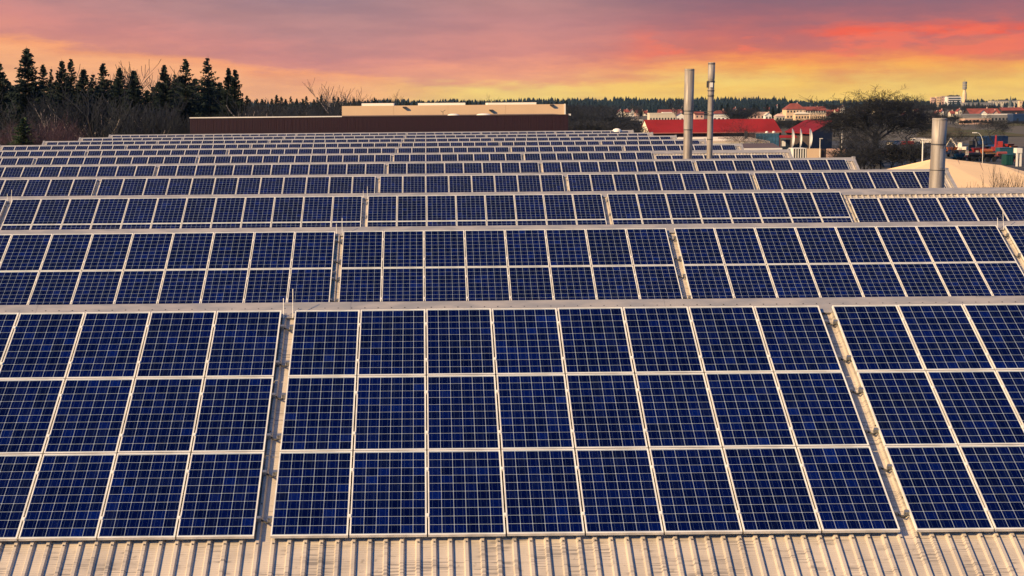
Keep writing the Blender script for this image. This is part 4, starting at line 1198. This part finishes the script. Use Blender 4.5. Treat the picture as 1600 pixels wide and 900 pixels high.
front = [  # px, top row, distance, mesh, width factor, label
    (-3, 92, 236, 0, 1.1, 'dark spruce cut by the left photo edge'),
    (41, 70, 232, 0, 1.25, 'tallest darkest spruce near the left photo edge'),
    (67, 96, 246, 2, .9, 'greyish thin-topped spruce right of the tallest left spruce'),
    (80, 101, 250, 4, .6, 'narrow see-through spruce behind the left trees'),
    (96, 90, 240, 1, .9, 'spruce fourth in the row from the left'),
    (110, 87, 244, 2, .8, 'pointed spruce right beside the fourth one'),
    (130, 103, 238, 3, 1.1, 'short dark spruce before the gap in the wood'),
    (145, 110, 248, 4, .9, 'low thin spruce left of the bluish layered one'),
    (161, 94, 240, 2, 1.0, 'bluish layered spruce above the forked bare tree'),
    (186, 101, 236, 1, .95, 'narrow dark spruce left of the spruce pair gap'),
    (209, 105, 234, 3, 1.1, 'slim dark spruce left of the bare treetop'),
    (256, 97, 234, 0, .95, 'broad dark spruce right of the bare treetop'),
    (272, 110, 250, 4, .7, 'thin sparse spruce showing sky between two dark ones'),
    (289, 87, 238, 2, .95, 'open layered spruce left of the tall airy one'),
    (325, 83, 240, 4, 1.15, 'tall airy spruce with sky showing through its layers'),
    (357, 102, 236, 0, .85, 'left of the twin spruces at the right end of the wood'),
    (367, 104, 235, 1, .95, 'right of the twin spruces at the right end of the wood'),
    (378, 150, 232, 0, .8, 'small low spruce at the right foot of the wood'),
]
for px, yt, D, k_, wf, lab in front:
    p, h = zt_h(px, yt, D)
    plant_tree(SP[k_], 'spruce_tree', lab, 'spruce', p, h, 20.3, 'spruces of the wood at the left', wid=wf)
for i in range(46):
    px = -60 + i * 9.6 + rnd.uniform(-3, 3); D = rnd.uniform(248, 285)
    if px > 372: px = 372 - rnd.uniform(0, 40)
    p, h = zt_h(px, rnd.uniform(118, 138), D)
    plant_tree(SP[i % 5], 'spruce_tree', 'dark spruce in the shaded back rows of the wood at the left', 'spruce', p, h, 20.3, 'spruces in the back rows of the left wood', wid=1.35)
p, h = zt_h(37, 180, 205)
plant_tree(SPL, 'spruce_tree', 'small green spruce before the wood at the roof end, far left', 'spruce', p, h, 20.3, wid=1.7)
birch = [(12, 152, 215, 0, .9, 'pale-stemmed birch at the far left before the dark spruce'), (67, 148, 215, 3, .7, 'slim pale birch right of the small green spruce'),
         (88, 146, 222, 1, 1, 'grey forked birch left of the pink bushes'), (155, 138, 224, 0, 1, 'bare tree with a thin straight stem under the bluish spruce'),
         (182, 136, 216, 2, 1.0, 'wide forked grey bare tree in the middle of the wood edge'), (135, 150, 226, 3, 1, 'dim bare birch in the shade of the wood edge'),
         (221, 165, 220, 3, .8, 'thin bare birch between the grey forked trees'), (241, 158, 212, 1, 1.1, 'pale forked birch left of the brown hall'),
         (271, 172, 214, 2, .8, 'small bare tree next to the left end of the brown hall'), (230, 103, 262, 1, 1.2, 'tall bare treetop against the sky between spruces'),
         (318, 170, 222, 2, .9, 'low bare treetop over the left end of the brown hall'), (352, 168, 222, 0, .9, 'second low bare treetop over the brown hall'),
         (391, 150, 226, 3, 1, 'bare tree just right of the spruce wood'), (200, 170, 212, 0, .7, 'small pale birch at the wood edge centre'), (288, 178, 212, 1, .7, 'little birch touching the brown hall corner')]
for px, yt, D, k_, wf, lab in birch:
    p, h = zt_h(px, yt, D); plant_tree(TR[k_], 'bare_tree', lab, 'tree', p, h, 15.5, 'bare trees at the edge of the left wood', wid=wf)
for i, (px, yt, D, k_, lab) in enumerate(((70, 184, 210, 0, 'pinkish bare bush around the slim birch'), (86, 192, 206, 0, 'low pinkish bush left of the roof end'), (50, 182, 214, 1, 'grey bare bush behind the small green spruce'),
        (112, 196, 206, 0, 'small reddish bush above the roof corner'), (4, 190, 206, 0, 'pinkish brush at the left photo edge'),
        (262, 192, 208, 1, 'grey brush left of the brown hall'), (150, 196, 214, 1, 'dim grey brush below the bluish spruce'))):
    p, h = zt_h(px, yt, D); plant_tree(BU[k_], 'bare_bush', lab, 'bush', p, h, 8.2, 'bare bushes before the left wood', wid=.9)

# tree belt behind the brown and cream halls
for i in range(64):
    px = 384 + i * 8.0 + rnd.uniform(-3, 3); D = 420 + (px - 384) * .9 + rnd.uniform(-20, 30)
    yt = (150 if px < 540 else 157 if px > 600 else 154) + rnd.uniform(-5, 4) * (1 if px < 560 else .6)
    p, h = zt_h(px, yt, D)
    plant_tree(SP[i % 5], 'spruce_tree', 'small distant spruce in the tree belt behind the brown and cream halls', 'spruce', p, h, 20.3, 'spruces of the belt behind the halls', wid=1.0)
for i in range(26):
    px = 388 + i * 6.2 + rnd.uniform(-3, 3); p, h = zt_h(px, rnd.uniform(158, 168), rnd.uniform(330, 400))
    plant_tree(TR[i % 4], 'bare_tree', 'grey bare tree in the brush behind the left half of the brown hall', 'tree', p, h, 15.5, 'bare trees behind the brown hall', wid=1.2)
for px, yt, D, lab in ((524, 126, 380, 'lone tall bare tree sticking up above the tree belt'), (537, 143, 385, 'smaller bare treetop right of the lone tall one'), (582, 147, 450, 'bare treetop above the left part of the cream hall'),
                       (612, 146, 450, 'bare treetop above the cream hall roof units'), (782, 150, 520, 'faint bare treetop above the right part of the cream hall'), (1058, 150, 700, 'bare treetop just left of the thick flue')):
    p, h = zt_h(px, yt, D); plant_tree(TR[3] if yt < 140 else TR[0], 'bare_tree', lab, 'tree', p, h, 15.5, None, wid=.8)
# scrubland between halls and red hall
sp_ = []
for i in range(70):
    px = rnd.uniform(886, 1000) if i < 46 else rnd.uniform(886, 930)
    sp_.append((px, rnd.uniform(163, 176), rnd.uniform(420, 900), 1.0) if px < 952 else (min(px, 990), rnd.uniform(183, 190), rnd.uniform(560, 900), 1.2))
wood('scrubland_trees', 'bare scrubland trees between the cream hall and the red gabled hall', m_twig, sp_)
wood('roadside_brush', 'low dark brush right behind the last roof ridge beside the brown hall', m_darktwig, [(px := rnd.uniform(886, 985), rnd.uniform(188, 197) if px < 945 else rnd.uniform(194, 200), rnd.uniform(330, 420), 1.3) for i in range(50)], 'brush')
p, h = zt_h(997, 162, 760); plant_tree(TR[1], 'bare_tree', 'pale bare tree rising above the village houses', 'tree', p, h, 15.5, None, wid=1.3)
p, h = zt_h(954, 168, 800); plant_tree(SP[3], 'spruce_tree', 'single narrow dark conifer left of the village', 'spruce', p, h, 20.3)
# small tree in front of the red hall
p, h = zt_h(1160, 186, 262); plant_tree(bare_tree_mesh(51, 12, 1.2, 4, (3, 3, 3, 3), (m_darktwig, m_darktwig), .14, up=.3, minr=.008), 'bare_tree', 'thin bare tree with brown twigs before the red gabled roof', 'tree', p, h, 12, None, wid=1.4)
for px, yt, D, k_, lab in ((1178, 161, 1150, 0, 'dark conifer above the pink terrace'), (1183, 163, 1160, 3, 'second conifer above the pink terrace'), (1199, 161, 1250, 1, 'conifer behind the white villa'), (1208, 165, 1150, 3, 'conifer right of the white villa'),
                           (1217, 161, 1300, 2, 'conifer left of the manor'), (1236, 155.5, 1250, 0, 'tall conifer just behind the manor roof'), (1137, 160, 1100, 0, 'dark conifer beside the white hip-roofed house'), (1128, 161, 1150, 1, 'conifer above the white hip-roofed house')):
    p, h = zt_h(px, yt, D); plant_tree(SP[k_], 'spruce_tree', lab, 'spruce', p, h, 20.3, wid=1.5)
wood('village_trees', 'dark bare trees between the flues and the manor', m_twig, [(rnd.uniform(1140, 1172), rnd.uniform(167, 176), rnd.uniform(700, 900), 1.1) for i in range(14)])
wood('slope_brush', 'low dark brush below the manor behind the red roofs', m_darktwig, [(rnd.uniform(1200, 1312), rnd.uniform(184, 190), rnd.uniform(520, 760), 1.6) for i in range(24)], 'brush')
# big bare tree and companions at the right
BIG = bare_tree_mesh(61, 17, 1.0, 5, (3, 3, 3, 2, 2), (m_darktwig, m_darktwig), .55, up=.2, minr=.020, wig=.2)
p, h = zt_h(1378, 143, 285); plant_tree(BIG, 'bare_tree', 'huge spreading bare tree left of the wide flue pipe', 'tree', p, h, 17, None, rot=.6, wid=1.9)
BIG2 = bare_tree_mesh(62, 15, 1.0, 5, (2, 3, 2, 2, 2), (m_darktwig, m_darktwig), .34, up=.25, minr=.014, wig=.2)
for px, yt, D, lab, rz in ((1328, 165, 300, 'dark bare tree at the left side of the huge one', 0), (1425, 158, 310, 'bare tree at the right side of the huge one', 2), (1350, 185, 262, 'lower bare tree before the huge one', 4), (1558, 176, 395, 'bare tree over the machinery yard', 1.2), (1440, 149, 700, 'bare treetop against the sky left of the hilltop blocks', 3), (1487, 196, 330, 'small bare tree right behind the wide flue', 5)):
    p, h = zt_h(px, yt, D); plant_tree(BIG2, 'bare_tree', lab, 'tree', p, h, 15, None, rot=rz, wid=1.3)
wood('tree_foot_brush', 'tangled dark brush at the foot of the huge bare tree', m_darktwig, [(1308 + i * 8 + rnd.uniform(-4, 4), rnd.uniform(218, 238), rnd.uniform(240, 275), .9) for i in range(17)], 'brush')
wood('hedge_trees', 'dark line of hedge trees beyond the meadow at the right', m_darktwig, [((px := 1300 + i * 3.4 + rnd.uniform(-4, 4)), rnd.uniform(172, 186) if px < 1500 else rnd.uniform(186, 191), rnd.uniform(720, 1000) if px < 1500 else rnd.uniform(700, 770), 1.2) for i in range(96)], 'hedge')
wood('slope_trees', 'dark bare trees on the far slope below the hilltop blocks', m_darktwig, [((px := 1300 + i * 3.4 + rnd.uniform(-4, 4)), rnd.uniform(163, 169) if px < 1560 else rnd.uniform(166, 171), rnd.uniform(1250, 1600), 1.2) for i in range(94)])
tw_ = bare_tree_mesh(71, 4, .8, 3, (3, 3, 2), (m_twig, m_twig), .03, up=.6, forks=3, minr=.006)
p, h = zt_h(1560, 266, 96); plant_tree(tw_, 'bare_bush', 'thin twiggy treetop before the pale tent roof', 'bush', p, h, 4, None, wid=.5)

# far forest on the hill: nobody could count it
def forest(name, label, n, D0, D1, pxa, pxb, hh, seed, m):
    R = np.random.default_rng(seed); vs = []; fs = []; c = 0
    for _ in range(n):
        D = R.uniform(D0, D1); px = R.uniform(pxa, pxb); x = gx(px, D); y = D - 24
        H = hh[0] + (hh[1] - hh[0]) * R.random() ** 2.2 * (.6 + .7 * abs(math.sin(x / 37.0) * math.sin(x / 91.0 + 2))); z = terrain(x, y) - .5; w = H * R.uniform(.20, .34)
        for (za, zb_, wa) in ((.0, .55, 1), (.3, .8, .75), (.6, 1.0, .5)):
            k = 5; a0 = R.uniform(0, 6)
            for i in range(k):
                a = a0 + 2 * PI * i / k; rr = w * wa * R.uniform(.75, 1.2); vs.append((x + rr * math.cos(a), y + rr * math.sin(a), z + H * za + R.uniform(-.4, .4)))
            vs.append((x + R.uniform(-.2, .2), y, z + H * zb_))
            for i in range(k): fs.append((c + i, c + (i + 1) % k, c + k))
            c += k + 1
    me = mesh_np(name, np.array(vs), np.array(fs), m)
    return tag(inst(name, me), label, 'forest', kind='stuff')


m_far = mat('far_conifers', (0.012, 0.024, 0.034), 0.9, c2=(0.007, 0.014, 0.022), vscale=.02, spec=.1)  # needles tinted bluer, some of the distance haze is put into the colour
forest('far_forest', 'dark conifer forest along the whole horizon', 5200, 1750, 3100, -150, 1230, (8, 15), 5, m_far)
forest('far_forest', 'dark low wood along the right horizon behind the town', 2600, 1900, 3300, 1150, 1900, (6, 12), 6, m_far)
forest('middle_forest', 'dark brush and conifers at the hill foot behind the village', 900, 1350, 1750, 860, 1240, (7, 11), 7, m_far)

# ---------------------------------------------------------------- air
m_h = bpy.data.materials.new('clear_evening_haze'); m_h.use_nodes = True
t = m_h.node_tree; t.nodes.clear()
v = N(t, 'ShaderNodeVolumePrincipled'); v.inputs['Color'].default_value = (0.40, 0.66, 1.0, 1); v.inputs['Density'].default_value = 0.000028
ou = N(t, 'ShaderNodeOutputMaterial'); t.links.new(v.outputs[0], ou.inputs['Volume'])
hz = MB().box(-5300, 5300, -410, 4010, -3, 80).build('haze', m_h); hz['kind'] = 'stuff'
